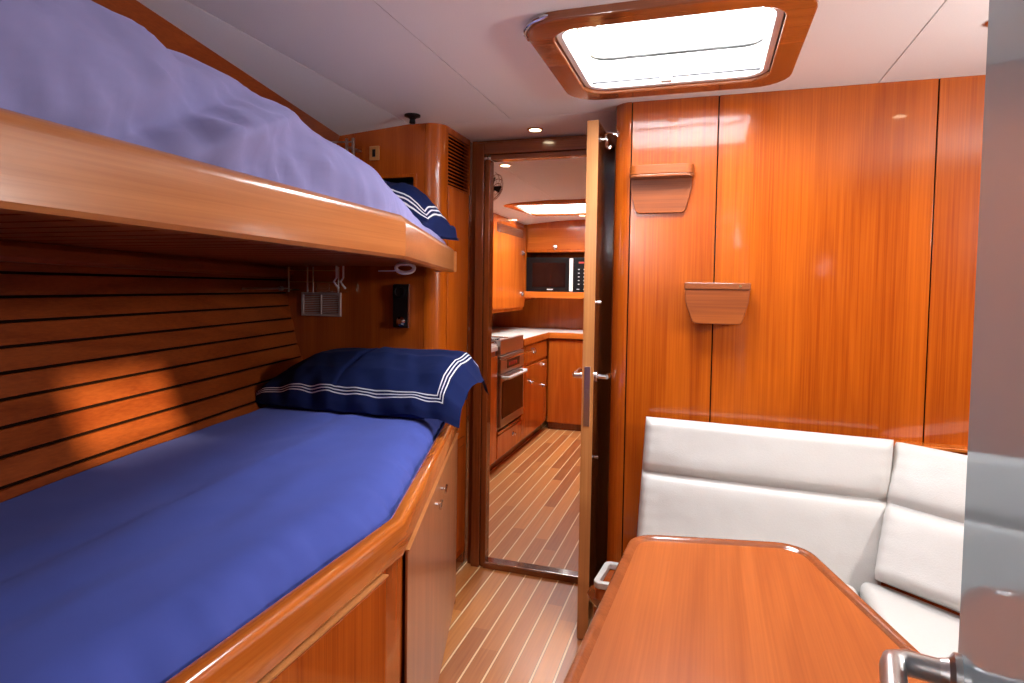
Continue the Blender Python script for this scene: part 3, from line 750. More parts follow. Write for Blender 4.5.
# little acrylic glass rack and rods below the upper bunk by the hull
rk = thing('berth_rack', 'small clear rack with metal posts above the grey air grille', 'rack', (-1.5, 2.1, 1.24))
for x in (-1.665, -1.572, -1.545, -1.425):
    b = B(); b.tube([(x, 2.13, 1.225), (x, 2.13, 1.331)], 0.0035, n=8); b.obj('post', 'steel', rk)
b = B(); b.tube([(-1.667, 2.13, 1.268), (-1.42, 2.13, 1.268)], .002, n=6); b.tube([(-1.667, 2.13, 1.315), (-1.42, 2.13, 1.315)], .002, n=6); b.obj('cross_bar', 'brass', rk)
b = B(); b.box((-1.51, 2.10, 1.228), (-1.42, 2.196, 1.232)); b.box((-1.51, 2.10, 1.232), (-1.506, 2.19, 1.262)); b.obj('acrylic_tray', 'clip', rk)
b = B(); b.tube([(-1.665, 2.13, 1.235), (-1.665, 2.196, 1.235)], .003, n=6); b.obj('bracket', 'steel', rk)
rd = B(); rd.tube([(-1.640, 1.84, 1.238), (-1.655, 2.06, 1.240)], [.0045, .0045], n=10); rd.tube([(-1.655, 2.06, 1.240), (-1.656, 2.08, 1.240)], .009, n=12); rd.tube([(-1.656, 2.08, 1.240), (-1.662, 2.125, 1.240)], .003, n=8)
tag(rd.obj('steel_rod', 'steel'), 'short steel rod pointing along the slatted hull lining', 'rod')
hk = B(); 
for dx in (0, 0.03):
    hk.tube([(-1.36 + dx, 2.02, 1.331), (-1.36 + dx, 2.02, 1.285), (-1.372 + dx, 2.02, 1.270), (-1.360 + dx, 2.02, 1.255), (-1.350 + dx, 2.02, 1.245)], .004, n=8)
tag(hk.obj('cord_loop', 'white'), 'white lashing cord hanging from the upper bunk slats', 'cord')
# upper rail bracket and switch on the locker face above the upper bunk
br = thing('rail_bracket', 'small steel rail with uprights on the locker face above the upper bunk', 'bracket', (-1.55, 2.1, 1.76))
for x in (-1.585, -1.385, -1.355):
    b = B(); b.box((x - .005, 2.12, 1.78 if x < -1.5 else 1.755), (x + .005, 2.13, 1.84)); b.obj('upright', 'steel', br, bevel=.001)
b = B(); b.tube([(-1.585, 2.125, 1.835), (-1.355, 2.125, 1.825)], .003); b.box((-1.38, 2.12, 1.80), (-1.36, 2.196, 1.806)); b.obj('cross_bar', 'steel', br)
sw = thing('light_switch', 'small square switch on the locker face above the upper bunk', 'switch', (-1.30, LY, 1.83))
b = B(); b.box((-1.325, LY - .006, 1.765), (-1.280, LY, 1.822)); b.obj('switch_plate', 'pale', sw, bevel=.002)
b = B(); b.box((-1.309, LY - .010, 1.778), (-1.296, LY - .005, 1.808)); b.obj('rocker', 'black', sw, bevel=.001)
ft = B(); ft.lathe((-1.075, 2.085, CE), (0, 0, -1), [(.030, 0), (.030, .006), (.018, .010), (.010, .016), (.012, .030), (.008, .034)], 18)
tag(ft.obj('ceiling_fitting', 'black'), 'small black round fitting on the ceiling panel before the locker', 'fitting')

# ------------------------------------------------------------------ open door to the galley
b = B(); b.box((-0.412, 2.105, 0.006), (-0.374, 2.50, 1.838)); dr = b.obj('door_1', 'dark', bevel=0.002); struct(dr)
b = B(); b.box((-0.413, 2.101, 0.006), (-0.373, 2.1048, 1.838)); b.obj('door_lipping', 'pale', dr, bevel=0.001)
b = B(); b.box((-0.4045, 2.098, 0.775), (-0.3835, 2.1012, 0.985)); lp = b.obj('lock_plate', 'steel', dr, bevel=0.001)
b = B(); b.box((-0.400, 2.094, 0.888), (-0.390, 2.0985, 0.905)); b.obj('latch_bolt', 'steel', lp, bevel=.001)
for s_, x_ in ((-1, -0.413), (1, -0.373)):
    b = B(); b.lathe((x_, 2.155, 0.945), (s_, 0, 0), [(.022, 0), (.022, .006), (.010, .010), (.009, .038)], 20)
    b.tube([(x_ + s_ * .036, 2.155, 0.945), (x_ + s_ * .040, 2.165, 0.946), (x_ + s_ * .041, 2.27, 0.950)], [.010, .0095, .008], n=10); b.obj('door_handle', 'chrome', dr)
for x_, y_, z_ in ((-0.413, 2.18, 0.52),): 
    b = B(); b.lathe((x_, y_, z_), (-1, 0, 0), [(.017, 0), (.017, .010), (.012, .014)], 16); b.obj('door_stop', 'black', dr)
b = B(); b.lathe((-0.373, 2.14, 1.78), (1, 0, 0), [(.010, 0), (.010, .004), (.005, .006), (.005, .016), (.009, .018), (.009, .024)], 14); b.obj('hook_eye', 'chrome', dr)
b = B(); b.lathe((-0.3725, 2.15, 1.21), (1, 0, 0), [(.006, 0), (.006, .014)], 10); b.obj('stud', 'chrome', dr)
b = B(); b.lathe((-0.3725, 2.15, 0.655), (1, 0, 0), [(.006, 0), (.006, .014)], 10); b.obj('stud', 'chrome', dr)
hk = thing('door_hook', 'chrome door holdback hook on the rounded bulkhead corner', 'hook', (-0.31, 2.16, 1.79))
b = B(); b.lathe((-0.318, 2.164, 1.80), (-0.75, -0.66, 0), [(.014, -.004), (.014, .004), (.007, .007), (.006, .020), (.008, .022)], 14); b.obj('hook_base', 'chrome', hk)
b = B(); b.tube([(-0.333, 2.150, 1.800), (-0.347, 2.144, 1.803), (-0.357, 2.144, 1.795), (-0.350, 2.144, 1.778), (-0.352, 2.144, 1.757), (-0.343, 2.144, 1.747), (-0.334, 2.144, 1.757)], .0055, n=8); b.obj('hook_arm', 'chrome', hk)

# ------------------------------------------------------------------ bulkhead pockets
def pocket(loc, w_top, w_bot, h, dep, label, lean):
    r = thing('wall_pocket', label, 'holder', loc, )
    x, y, z = loc; b = B()
    pl = rounded([(-w_bot / 2, 0), (w_bot / 2, 0), (w_top / 2, h - .02), (w_top / 2, h), (-w_top / 2, h), (-w_top / 2, h - .02)], [.014, .014, 0, 0, 0, 0])
    b.prism([(x + p.x, y, z + p.y) for p in pl], (0, -0.012, 0)); b.obj('front_plate', 'bulk', r, bevel=.002)
    return r
# the upper one: shelf-like wooden box, open slot on top, tongue below
p1 = thing('wooden_holder', 'upper small wooden pocket on the bulkhead, open at the top', 'holder', (-0.16, FY, 1.52))
b = B(); pl = rounded([(-0.087, 1.518), (0.0 + 0.077, 1.518), (0.097, 1.60), (0.097, 1.655), (-0.104, 1.655), (-0.104, 1.60)], [.018, .018, .01, 0, 0, .01]); b.prism([(p.x - 0.158, FY, p.y) for p in pl], (0, -.014, 0)); b.obj('back_plate', 'pock', p1, bevel=.002)
b = B(); pl = rounded([(-0.264, FY), (-0.264, FY - .062), (-0.055, FY - .062), (-0.055, FY)][::1], [0, .028, .028, 0]); b.prism([(p.x, p.y, 1.632) for p in pl], (0, 0, .010))
b.obj('holder_shelf', 'trim', p1, bevel=.003)
b = B(); pl2 = rounded([(-0.264, FY), (-0.264, FY - .062), (-0.055, FY - .062), (-0.055, FY)], [0, .028, .028, 0]); k = [(p.x, p.y) for p in pl2]; n = len(k)
out = [Vector(p) for p in k]; cen = Vector((-0.1595, FY))
inn = [Vector((cen.x + (p.x - cen.x) * .90, FY - (FY - p.y) * .84)) for p in out]
vs = [(p.x, p.y, 1.642) for p in out] + [(p.x, p.y, 1.642) for p in inn] + [(p.x, p.y, 1.672) for p in inn] + [(p.x, p.y, 1.672) for p in out]; fs = []
for i in range(n - 1):
    for a in range(4): c = (a + 1) % 4; fs.append((a * n + i, a * n + i + 1, c * n + i + 1, c * n + i))
fs += [(0, n, 2 * n, 3 * n), (n - 1, 2 * n - 1, 3 * n - 1, 4 * n - 1)]
b.add(vs, fs); b.obj('holder_rim', 'pock', p1, bevel=.002)
p2 = thing('wooden_holder', 'lower small wooden pocket across the bulkhead seam, right of the other', 'holder', (0.03, FY, 1.15))
b = B(); pl = rounded([(-0.045, 1.150), (0.105, 1.150), (0.124, 1.22), (0.127, 1.262), (-0.073, 1.262), (-0.070, 1.22)], [.016, .016, .02, 0, 0, .02]); b.prism([(p.x, FY - .052, p.y) for p in pl], (0, -.012, 0)); b.obj('front_plate', 'pock', p2, bevel=.003)
b = B(); b.box((-0.040, FY - .053, 1.152), (0.100, FY, 1.162)); b.prism([(-0.070, FY - .053, 1.22), (-0.073, FY - .053, 1.268), (-0.073, FY, 1.268), (-0.070, FY, 1.22)], (.010, 0, 0)); b.prism([(0.114, FY - .053, 1.22), (0.117, FY - .053, 1.268), (0.117, FY, 1.268), (0.114, FY, 1.22)], (.010, 0, 0)); b.obj('holder_sides', 'pock', p2)
b = B(); b.box((-0.074, FY - .068, 1.262), (0.129, FY - .050, 1.284)); b.box((-0.074, FY - .06, 1.262), (-0.060, FY, 1.284)); b.box((0.115, FY - .06, 1.262), (0.129, FY, 1.284)); b.obj('holder_rim', 'trim', p2, bevel=.003)
b = B(); b.lathe((0.098, FY - .068, 1.274), (0, -1, 0), [(.004, 0), (.004, .002)], 10); b.obj('screw', 'brass', p2)

# ------------------------------------------------------------------ settee
def pad(name, mat, bl, br_, tr, tl, thick, parent=None, seams=(), r=0.03, nu=60, nv=60, puff=0.01, seed=0, seamw=0.012, seamd=0.022):
    """stuffed panel: front surface puffed between its edges, stitched seams across it"""
    bl, br_, tr, tl = map(Vector, (bl, br_, tr, tl)); nn = (br_ - bl).cross(tl - bl).normalized(); b = B()
    W = (br_ - bl).length; H = (tl - bl).length
    def surf(u, v):
        x = u * W; y = v * H; d = min(x, W - x); e = min(y, H - y)
        def rf(q): return math.sqrt(max(0, 1 - (1 - min(q / r, 1)) ** 2))
        h = rf(d) * rf(e)
        s = 0
        for sv in seams: 
            dd = abs(v - sv) * H; s += seamd * math.exp(-(dd / seamw) ** 2) + seamd * .35 * math.exp(-(dd / (seamw * 3)) ** 2)
        p = bl.lerp(br_, u).lerp(tl.lerp(tr, u), v)
        w_ = 0.0035 * fbm(x * 6, y * 6, seed) + 0.0015 * fbm(x * 25, y * 8, seed + 2)
        # pucker along the side seams
        w_ += 0.002 * math.sin(y * 160 + seed) * math.exp(-d / 0.02)
        return p + nn * (thick * (0.35 + 0.65 * h) + (puff * math.sin(math.pi * min(1, max(0, u))) - s) * h + w_ * h)
    def us(t):   # crowd samples at the edges
        return 0.5 - 0.5 * math.cos(math.pi * t) if True else t
    b.grid(lambda u, v: surf(us(u), v if seams else us(v)), nu, nv)
    def side(fn, n): b.grid(fn, n, 3)
    base = lambda u, v: bl.lerp(br_, u).lerp(tl.lerp(tr, u), v)
    for f in (lambda t: (us(t), 0), lambda t: (us(t), 1)):
        b.grid(lambda a, c, f=f: Vector(surf(*f(a))).lerp(base(*f(a)), c), nu, 3)
    for f in (lambda t: (0, t if seams else us(t)), lambda t: (1, t if seams else us(t))):
        b.grid(lambda a, c, f=f: Vector(surf(*f(a))).lerp(base(*f(a)), c), nv, 3)
    b.add([bl, br_, tr, tl], [(0, 1, 2, 3)])
    import itertools
    o = b.obj(name, mat, parent, smooth=60)
    md = o.modifiers.new('weld', 'WELD'); md.merge_threshold = 0.0004
    return o
st = thing('settee_base', 'varnished L shaped settee base under the white cushions', 'settee', (0.45, 1.9, 0))
b = B(); b.prism([(-0.215, FY, 0.0), (-0.215, 1.66, 0), (0.40, 1.62, 0), (0.66, 1.28, 0), (0.80, 0.62, 0), (1.38, 0.62, 0), (1.38, FY, 0)], (0, 0, 0.36)); b.obj('seat_box', 'lock', st, bevel=.004)
b = B(); b.box((0.53, FY - .055, 0.795), (1.38, FY, 0.806)); b.obj('ledge', 'rail', st, bevel=.003)
bk = pad('back_cushion', 'cush', (-0.200, 1.995, 0.375), (0.490, 1.960, 0.375), (0.536, 2.062, 0.822), (-0.185, 2.085, 0.829), 0.055, seams=(0.62,), r=0.028, seed=1)
tag(bk, 'long white back cushion against the bulkhead, behind the table', 'cushion')
# angled corner cushion
A0 = Vector((0.475, 1.905, 0.455)); A1 = Vector((0.565, 2.105, 0.800)); dv = Vector((0.77, -0.63, 0)).normalized()
bk2 = pad('back_cushion', 'cush', A0, A0 + dv * 0.62, A1 + dv * 0.66, A1, 0.055, seams=(0.53,), r=0.028, seed=5)
tag(bk2, 'angled white corner back cushion at the right end of the settee', 'cushion')
b = B()
def seat(u, v):
    pass
sc_pts = rounded([(0.43, 1.62), (0.68, 1.26), (0.82, 0.66), (1.25, 0.66), (1.20, 1.32), (0.50, 1.90), (0.43, 1.92)], [.03, .05, .05, .03, .03, .02, .02])
def slab(name, pts, z0, z1, r, mat, steps=5):
    b = B(); loops = [(0, z0 + r * .0)]
    for i in range(steps + 1):
        a = math.pi / 2 * i / steps; loops.append((r * (1 - math.cos(a)), z1 - r + r * math.sin(a)))
    P = pts; n = len(P); vs = []
    for d, z in loops: vs += [(p.x, p.y, z) for p in (inset(P, d) if d else P)]
    fs = [(i * n + j, i * n + (j + 1) % n, (i + 1) * n + (j + 1) % n, (i + 1) * n + j) for i in range(len(loops) - 1) for j in range(n)]
    fs += [list(range(n))[::-1], [(len(loops) - 1) * n + j for j in range(n)]]
    b.add(vs, fs); return b.obj(name, mat, smooth=60)
se = slab('seat_cushion', sc_pts, 0.362, 0.450, 0.022, 'cush'); tag(se, 'white seat cushion in the right corner beyond the table', 'cushion')
se2 = slab('seat_cushion', rounded([(-0.20, 1.64), (0.422, 1.62), (0.422, 1.915), (-0.20, 1.95)], .03), 0.362, 0.435, 0.022, 'cush'); tag(se2, 'white seat cushion hidden behind the table, below the long back cushion', 'cushion')

# ------------------------------------------------------------------ table
tb = thing('cabin_table', 'varnished table with raised moulded edge in front of the white settee', 'table', (0.08, 1.05, 0))
TZ = 0.70
top = [Vector(p) for p in [(-0.200, 0.56), (0.33, 0.56), (0.43, 0.72), (0.225, 1.475), (-0.150, 1.385)]]
top = [Vector(p) for p in [(-0.205, 0.40), (0.30, 0.40), (0.415, 0.78), (0.215, 1.452), (-0.150, 1.378)]]
rt = rounded(top, [.05, .05, .05, .07, .07])
b = B()
n = len(rt)
def loopz(d, z): return [(p.x, p.y, z) for p in inset(rt, d)]
loops = [loopz(.004, TZ - .030), loopz(0, TZ - .024), loopz(0, TZ + .000), loopz(.004, TZ + .007), loopz(.012, TZ + .008), loopz(.018, TZ + .003), loopz(.022, TZ + .0005)]
vs = [v for l in loops for v in l]; fs = [(i * n + j, i * n + (j + 1) % n, (i + 1) * n + (j + 1) % n, (i + 1) * n + j) for i in range(len(loops) - 1) for j in range(n)]
b.add(vs, fs); b.obj('edge_moulding', 'trim', tb, smooth=50)
b = B(); b.prism([(p.x, p.y, TZ - .029) for p in inset(rt, .012)], (0, 0, .0298)); b.obj('table_top', 'table', tb)
b = B(); b.tube([(0.07, 1.0, 0.02), (0.07, 1.0, TZ - .03)], 0.045, n=24); b.obj('pedestal', 'steel', tb)
b = B(); b.lathe((0.07, 1.0, 0.0), (0, 0, 1), [(.16, 0), (.16, .012), (.06, .03), (.05, .05)], 28); b.obj('foot_plate', 'steel', tb)

# things on the floor by the doorway
bx = thing('wooden_step', 'small wooden step with pale slotted rim between the open door and the settee', 'step', (-0.28, 1.93, 0))
o_ = rounded([(-0.318, 1.845), (-0.222, 1.845), (-0.222, 2.01), (-0.302, 2.01)], .022)
b = B(); b.prism([(p.x, p.y, 0.29) for p in inset(o_, .003)], (0, 0, .036)); b.obj('step_box', 'lock', bx, bevel=.003)
b = B(); ring(b, o_, inset(o_, .020), .327, .348); b.obj('step_rim', 'cush', bx, bevel=.004)
b = B(); b.lathe((-0.298, 1.925, 0.0), (0, 0, 1), [(.040, 0), (.030, .02), (.030, .24), (.046, .262), (.048, .276), (.040, .289)], 28); b.obj('step_column', 'dark', bx)

# ------------------------------------------------------------------ entry door at the right of the picture
dang = math.radians(12.0); ed = Vector((0.176, 0.50, 0)); dd_ = Vector((-math.sin(dang), -math.cos(dang), 0)); dn = Vector((-math.cos(dang), math.sin(dang), 0))
b = B(); q = [ed, ed + dd_ * 0.62, ed + dd_ * 0.62 - dn * 0.035, ed - dn * 0.035]
b.prism([(p.x, p.y, 0.02) for p in q], (0, 0, 1.86)); d2r = b.obj('door_2', 'lam', bevel=0.003); struct(d2r)
hz = 0.998; hb = ed + dd_ * 0.020
b = B(); b.lathe((hb.x, hb.y, hz), dn, [(.015, 0), (.015, .004), (.0105, .007), (.009, .012)], 24); 
P0 = Vector((hb.x, hb.y, hz)); P1 = P0 + dn * 0.032; P2 = P0 + dn * 0.040 + dd_ * 0.012
b.tube([P0 + dn * .004, P1 - dn * .01, P1, P1 + dn * .007 + dd_ * .005, P2, P2 + dd_ * 0.10 + Vector((0, 0, -0.004))], [.0085, .0085, .0088, .0088, .0085, .0075], n=16); b.obj('door_handle', 'steel', d2r)

# ------------------------------------------------------------------ downlights
def downlight(name, loc, label, r=0.030, power=3.0, grp='ceiling downlights'):
    t = thing(name, label, 'light', loc, grp)
    x, y, z = loc
    b = B(); b.lathe((x, y, z), (0, 0, -1), [(r * .78, 0.0005), (r * .8, .004), (r, .004), (r * 1.15, .0008)], 24); b.obj('bezel', 'brass', t)
    b = B(); b.lathe((x, y, z), (0, 0, -1), [(r * .76, 0.001), (r * .76, .0035)], 24); b.obj('lamp_lens', 'lampw', t)
    l = D.lights.new('downlight', 'SPOT'); l.energy = power; l.color = (1, .74, .45); l.spot_size = math.radians(120); l.spot_blend = .8; l.shadow_soft_size = .025
    o = D.objects.new('downlight_beam', l); C.objects.link(o); o.parent = t; o.location = (0, 0, -0.012)
    return t
downlight('downlight', (-0.684, 2.40, CE), 'round ceiling downlight just before the doorway header', power=5)
downlight('downlight', (0.64, 1.73, CE), 'round ceiling downlight over the settee corner', power=6)
downlight('downlight', (-1.03, 3.05, CZ(-1, 3.05)), 'first round downlight inside the galley ceiling', power=9)
downlight('downlight', (-1.60, 5.00, CZ(-1.6, 5.0)), 'far left round downlight above the galley lockers', power=7)
downlight('downlight', (-1.03, 5.10, CZ(-1.03, 5.1)), 'far round downlight beyond the galley hatch', power=7)

# ------------------------------------------------------------------ galley
GX = -1.33
cab = thing('galley_cabinet', 'long varnished galley base cabinet along the left, around the oven', 'cabinet', (-1.6, 4.3, 0))
OY0, OY1 = 3.86, 4.40
b = B(); b.box((-2.03, 2.6, .07), (GX - .02, OY0 - .01, .83)); b.box((-2.03, OY1 + .01, .07), (GX - .02, 5.2, .83)); b.box((-2.03, OY0 - .01, .07), (GX - .02, OY1 + .01, .28)); b.obj('carcass', 'gal', cab)
b = B(); b.box((-2.03, 2.6, 0), (GX - .05, 5.2, .07)); b.obj('kickboard', 'dark', cab)
def knob(p, nx, par, s=1.0, name='knob'):
    b = B(); b.lathe(p, nx, [(.019 * s, 0), (.019 * s, .003), (.010 * s, .006), (.009 * s, .012), (.014 * s, .015), (.014 * s, .020), (.008 * s, .023)], 16); return b.obj(name, 'chrome', par)
def front(name, y0, y1, z0, z1, kn=None, m='gal'):
    b = B(); b.box((GX - .02, y0, z0), (GX, y1, z1)); o = b.obj(name, m, cab, bevel=.003)
    for k in kn or []: knob((GX, k[0], k[1]), (1, 0, 0), o)
    return o
front('drawer', 2.62, 3.50, .50, .80, [(3.4, .6)]); front('cupboard_door', 2.62, 3.50, .09, .48, [(3.4, .3)])
front('cupboard_door', 3.52, OY0 - .02, .09, .80, [(3.62, .62), (3.62, .45)])
front('drawer', OY0, OY1, .09, .245, [(4.2, .19)])
b = B(); b.box((GX - .02, OY0, .255), (GX + .006, OY1, .275)); b.obj('drawer_lip', 'rail', cab, bevel=.003)
front('stile', OY1 + .015, OY1 + .09, .09, .80)
front('drawer', OY1 + .10, 5.16, .66, .80, [(4.72, .735)]); front('cupboard_door', OY1 + .10, 5.16, .09, .64, [(4.66, .50), (5.02, .60), (5.02, .42)])
# oven
ov = thing('gas_cooker', 'stainless steel galley cooker with dark glass oven door', 'cooker', (-1.6, 4.2, .28))
b = B(); b.box((-1.95, OY0, .285), (GX - .005, OY1, .84)); b.obj('cooker_body', 'steel', ov, bevel=.004)
b = B(); b.box((GX - .005, OY0 + .005, .30), (GX + .018, OY1 - .005, .66)); od = b.obj('oven_door', 'steel', ov, bevel=.004)
b = B(); b.box((GX + .018, OY0 + .03, .36), (GX + .021, OY1 - .03, .615)); b.obj('oven_glass', 'oven', od)
b = B(); b.tube([(GX + .018, OY0 + .05, .64), (GX + .05, OY0 + .05, .64), (GX + .055, OY0 + .07, .64), (GX + .055, OY1 - .07, .64), (GX + .05, OY1 - .05, .64), (GX + .018, OY1 - .05, .64)], .012); b.obj('oven_handle', 'white', od)
b = B(); b.box((GX - .005, OY0 + .005, .67), (GX + .016, OY1 - .005, .79)); cpn = b.obj('control_panel', 'steel', ov, bevel=.004)
b = B(); b.box((GX + .016, OY0 + .14, .695), (GX + .019, OY1 - .12, .755)); b.obj('clock_panel', 'black', cpn)
for i in range(4): 
    b = B(); b.box((GX + .019, OY0 + .17 + i * .05, .71), (GX + .0195, OY0 + .20 + i * .05, .735)); b.obj('control_mark', 'display', cpn)
b = B(); b.tube([(GX + .015, OY0 - .01, .775), (GX + .05, OY0 - .01, .775), (GX + .05, OY1 + .20, .775), (GX + .015, OY1 + .20, .775)], .006); b.obj('guard_rail', 'chrome', ov)
b = B(); b.box((GX - .02, OY0 + .005, .80), (GX + .012, OY1 - .005, .90)); b.obj('splash_lip', 'steel', ov, bevel=.004)
b = B()
for yy, xx in [(p_, q_) for p_ in (OY0 + .15, OY1 - .15) for q_ in (-1.50, -1.78)]:
    b = B()
    if True:
        b.lathe((xx, yy, .84), (0, 0, 1), [(.045, 0), (.045, .012), (.02, .016)], 16)
        for a in range(4): b.tube([(xx + .02 * math.cos(a * 1.57), yy + .02 * math.sin(a * 1.57), .868), (xx + .11 * math.cos(a * 1.57), yy + .11 * math.sin(a * 1.57), .868)], .004, n=6)
    b.obj('burner', 'black', ov)

b = B(); b.tube([(-1.36, OY0 + .02, .875), (-1.93, OY0 + .02, .875), (-1.93, OY1 - .02, .875), (-1.36, OY1 - .02, .875)], .006); b.obj('fiddle_rail', 'chrome', ov)
b = B(); b.box((-1.97, OY0, .84), (-1.94, OY1, .98)); b.obj('cooker_back', 'black', ov, bevel=.003)
# worktop with wooden edge
wk = thing('galley_worktop', 'white galley worktop with wooden edge running round the corner', 'worktop', (-1.5, 5.4, .83))
b = B(); b.prism([(-2.03, OY1 + .012, .832), (GX, OY1 + .012, .832), (GX, 5.2, .832), (0.18, 5.2, .832), (0.18, 5.73, .832), (-2.03, 5.73, .832)], (0, 0, .03)); b.obj('worktop_slab', 'counter', wk)
b = B(); b.box((GX, OY1 + .012, .815), (GX + .015, 5.185, .866)); b.box((GX, 5.185, .815), (.18, 5.2, .866)); b.obj('worktop_edge', 'galx', wk, bevel=.003)
b = B(); b.box((-2.03, 2.6, .832), (GX, OY0 - .012, .862)); tag(b.obj('worktop', 'counter', bevel=.003), 'white worktop nearest the doorway, before the cooker', 'worktop')
fc = thing('galley_cabinet', 'varnished base cabinet across the far end of the galley', 'cabinet', (-.6, 5.45, 0))
b = B(); b.box((GX - .01, 5.225, .06), (.18, 5.7, .81)); b.obj('carcass', 'gal', fc)
b = B(); b.box((GX + .004, 5.205, .07), (-.76, 5.225, .805)); b.obj('cupboard_door', 'gal', fc, bevel=.003)
b = B(); b.box((-.75, 5.205, .07), (.17, 5.225, .805)); b.obj('cupboard_door', 'gal', fc, bevel=.003)
b = B(); b.box((GX, 5.24, 0), (.18, 5.7, .06)); b.obj('kickboard', 'dark', fc)
# upper lockers on the left
ul = thing('galley_locker', 'varnished wall locker with round latches along the galley left side', 'locker', (-1.8, 4.4, 1.0))
b = B(); b.box((-2.03, 2.7, 1.05), (-1.62, 5.35, 1.87)); b.obj('carcass', 'gal', ul)
for (y0_, y1_) in ((2.75, 3.60), (3.63, 4.45), (4.48, 5.34)):
    b = B(); b.box((-1.62, y0_, 1.08), (-1.60, y1_, 1.80)); o = b.obj('locker_door', 'gal', ul, bevel=.003)
    knob((-1.60, y1_ - .08, 1.57), (1, 0, 0), o, 1.3); knob((-1.60, y1_ - .08, 1.20), (1, 0, 0), o, 1.3)
for (y0_, y1_) in ((4.55, 5.25), (3.3, 3.7)):
    b = B(); b.box((-1.601, y0_, 1.70), (-1.596, y1_, 1.77)); zz = 1.705
    while zz < 1.765: b.box((-1.597, y0_ + .01, zz), (-1.590, y1_ - .01, zz + .006)); zz += .012
    b.obj('louvre', 'dark', ul)
# far wall: shelf, top locker, microwave
fu = thing('galley_shelf', 'varnished shelf unit holding the microwave at the far end', 'shelf', (-1.1, 5.5, 1.15))
b = B(); b.box((-1.60, 5.36, 1.185), (.18, 5.73, 1.218)); b.box((-1.60, 5.345, 1.165), (.18, 5.362, 1.222)); b.obj('shelf_board', 'galx', fu, bevel=.003)
b = B(); b.box((-1.64, 5.38, 1.14), (-1.605, 5.73, 1.87)); b.obj('shelf_end', 'gal', fu)
b = B(); b.box((-1.60, 5.40, 1.58), (.18, 5.73, 1.875)); b.box((-1.60, 5.385, 1.585), (.18, 5.40, 1.60), 0); b.obj('top_locker', 'gal', fu, bevel=.003)
b = B(); b.box((-1.59, 5.392, 1.61), (-.96, 5.402, 1.80)); dq = b.obj('locker_door', 'galx', fu, bevel=.003); knob((-1.335, 5.392, 1.625), (0, -1, 0), dq, 1.2)
b = B(); b.box((-.95, 5.392, 1.61), (.17, 5.402, 1.80)); dq = b.obj('locker_door', 'galx', fu, bevel=.003)
mw = thing('microwave', 'black microwave oven on the far galley shelf', 'microwave', (-1.25, 5.5, 1.219))
b = B(); b.box((-1.600, 5.40, 1.219), (-1.0, 5.72, 1.535)); b.obj('microwave_body', 'black', mw, bevel=.004)
b = B(); b.box((-1.598, 5.385, 1.225), (-1.165, 5.40, 1.530)); md_ = b.obj('microwave_door', 'black', mw, bevel=.003)
b = B(); b.box((-1.54, 5.383, 1.265), (-1.23, 5.386, 1.485)); b.obj('door_window', 'oven', md_)
b = B(); b.box((-1.190, 5.362, 1.228), (-1.158, 5.384, 1.525)); b.obj('microwave_handle', 'white', md_, bevel=.004)
b = B(); b.box((-1.15, 5.388, 1.225), (-1.0, 5.40, 1.530)); cp_ = b.obj('control_panel', 'black', mw, bevel=.002)
b = B(); b.box((-1.11, 5.3865, 1.480), (-1.06, 5.389, 1.495)); b.obj('display', 'display', cp_)
b = B()
for i in range(5):
    for j in range(2):
        b = B(); b.box((-1.115 + j * .05, 5.3865, 1.29 + i * .033), (-1.10 + j * .05, 5.389, 1.298 + i * .033)); b.obj('button', 'print', cp_)
for x_ in (-1.125, -1.065):
    b = B(); b.box((x_, 5.3865, 1.245), (x_ + .025, 5.389, 1.252)); b.obj('button', 'print', cp_)
b = B(); b.box((-1.40, 5.3815, 1.238), (-1.345, 5.3845, 1.249)); b.obj('badge', 'print', md_)
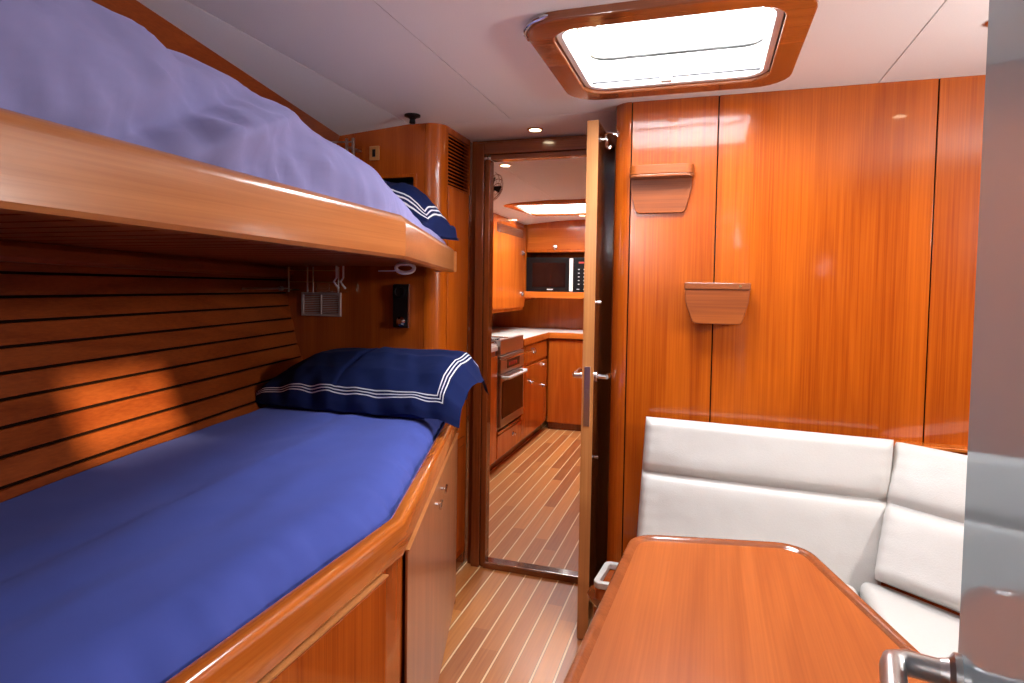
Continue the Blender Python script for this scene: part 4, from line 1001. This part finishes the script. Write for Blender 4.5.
# fan by the galley doorway
fn_ = thing('cabin_fan', 'small wire cage fan mounted inside the galley doorway', 'fan', (-1.02, 2.75, 1.74))
fc_ = Vector((-1.030, 2.85, 1.745)); fa = Vector((0.45, 0.75, -.3)).normalized(); t1_ = fa.cross(Vector((0, 0, 1))).normalized(); t2_ = t1_.cross(fa)
b = B()
for rr, hh in ((.075, 0), (.060, .018), (.040, .026), (.018, .03)):
    b.tube([fc_ + fa * hh + (t1_ * math.cos(a) + t2_ * math.sin(a)) * rr for a in [2 * math.pi * i / 28 for i in range(28)]], .0018, n=6, closed=True)
for i in range(14):
    a = 2 * math.pi * i / 14; b.tube([fc_ + fa * hh + (t1_ * math.cos(a) + t2_ * math.sin(a)) * rr for rr, hh in ((.077, -.02), (.075, 0), (.06, .018), (.04, .026), (.015, .031))], .0012, n=5)
b.obj('fan_cage', 'chrome', fn_)
b = B()
for i in range(3):
    a = 2 * math.pi * i / 3; u_ = t1_ * math.cos(a) + t2_ * math.sin(a); w_ = t1_ * -math.sin(a) + t2_ * math.cos(a)
    b.prism([fc_ + u_ * .012 - w_ * .008, fc_ + u_ * .06 - w_ * .026 + fa * .004, fc_ + u_ * .066 + w_ * .010 + fa * .008, fc_ + u_ * .014 + w_ * .010], fa * .003)
b.lathe(fc_ - fa * .012, fa, [(.014, 0), (.016, .012), (.010, .024)], 14); b.obj('fan_blades', 'black', fn_)
b = B(); b.lathe(fc_ - fa * .055, fa, [(.018, 0), (.022, .012), (.022, .034), (.014, .042)], 16); b.obj('fan_motor', 'black', fn_)
b = B(); b.tube([fc_ - fa * .04, fc_ + Vector((-.03, -.02, .06)), (-1.03, 2.70, 1.86), (-1.035, 2.64, 1.80), (-1.035, 2.562, 1.80)], .005, n=8); b.obj('fan_arm', 'black', fn_)
# chrome lamp on the galley left side
gl = thing('galley_lamp', 'chrome swivel lamp on the galley wall locker', 'lamp', (-1.55, 3.6, 1.3))
b = B(); b.lathe((-1.595, 3.86, 1.315), (1, 0, 0), [(.035, 0), (.035, .012), (.015, .02), (.012, .06)], 18); b.obj('lamp_base', 'steel', gl)
b = B(); b.lathe((-1.545, 3.86, 1.29), (.25, -.2, .9), [(.020, -.045), (.035, -.03), (.042, .0), (.048, .045), (.040, .048)], 20); b.obj('lamp_head', 'chrome', gl)
gl.location = (-1.56, 3.86, 1.24)
for ch in gl.children:
    for v in ch.data.vertices: v.co += Vector((-1.55, 3.6, 1.3)) - Vector((-1.56, 3.86, 1.24))
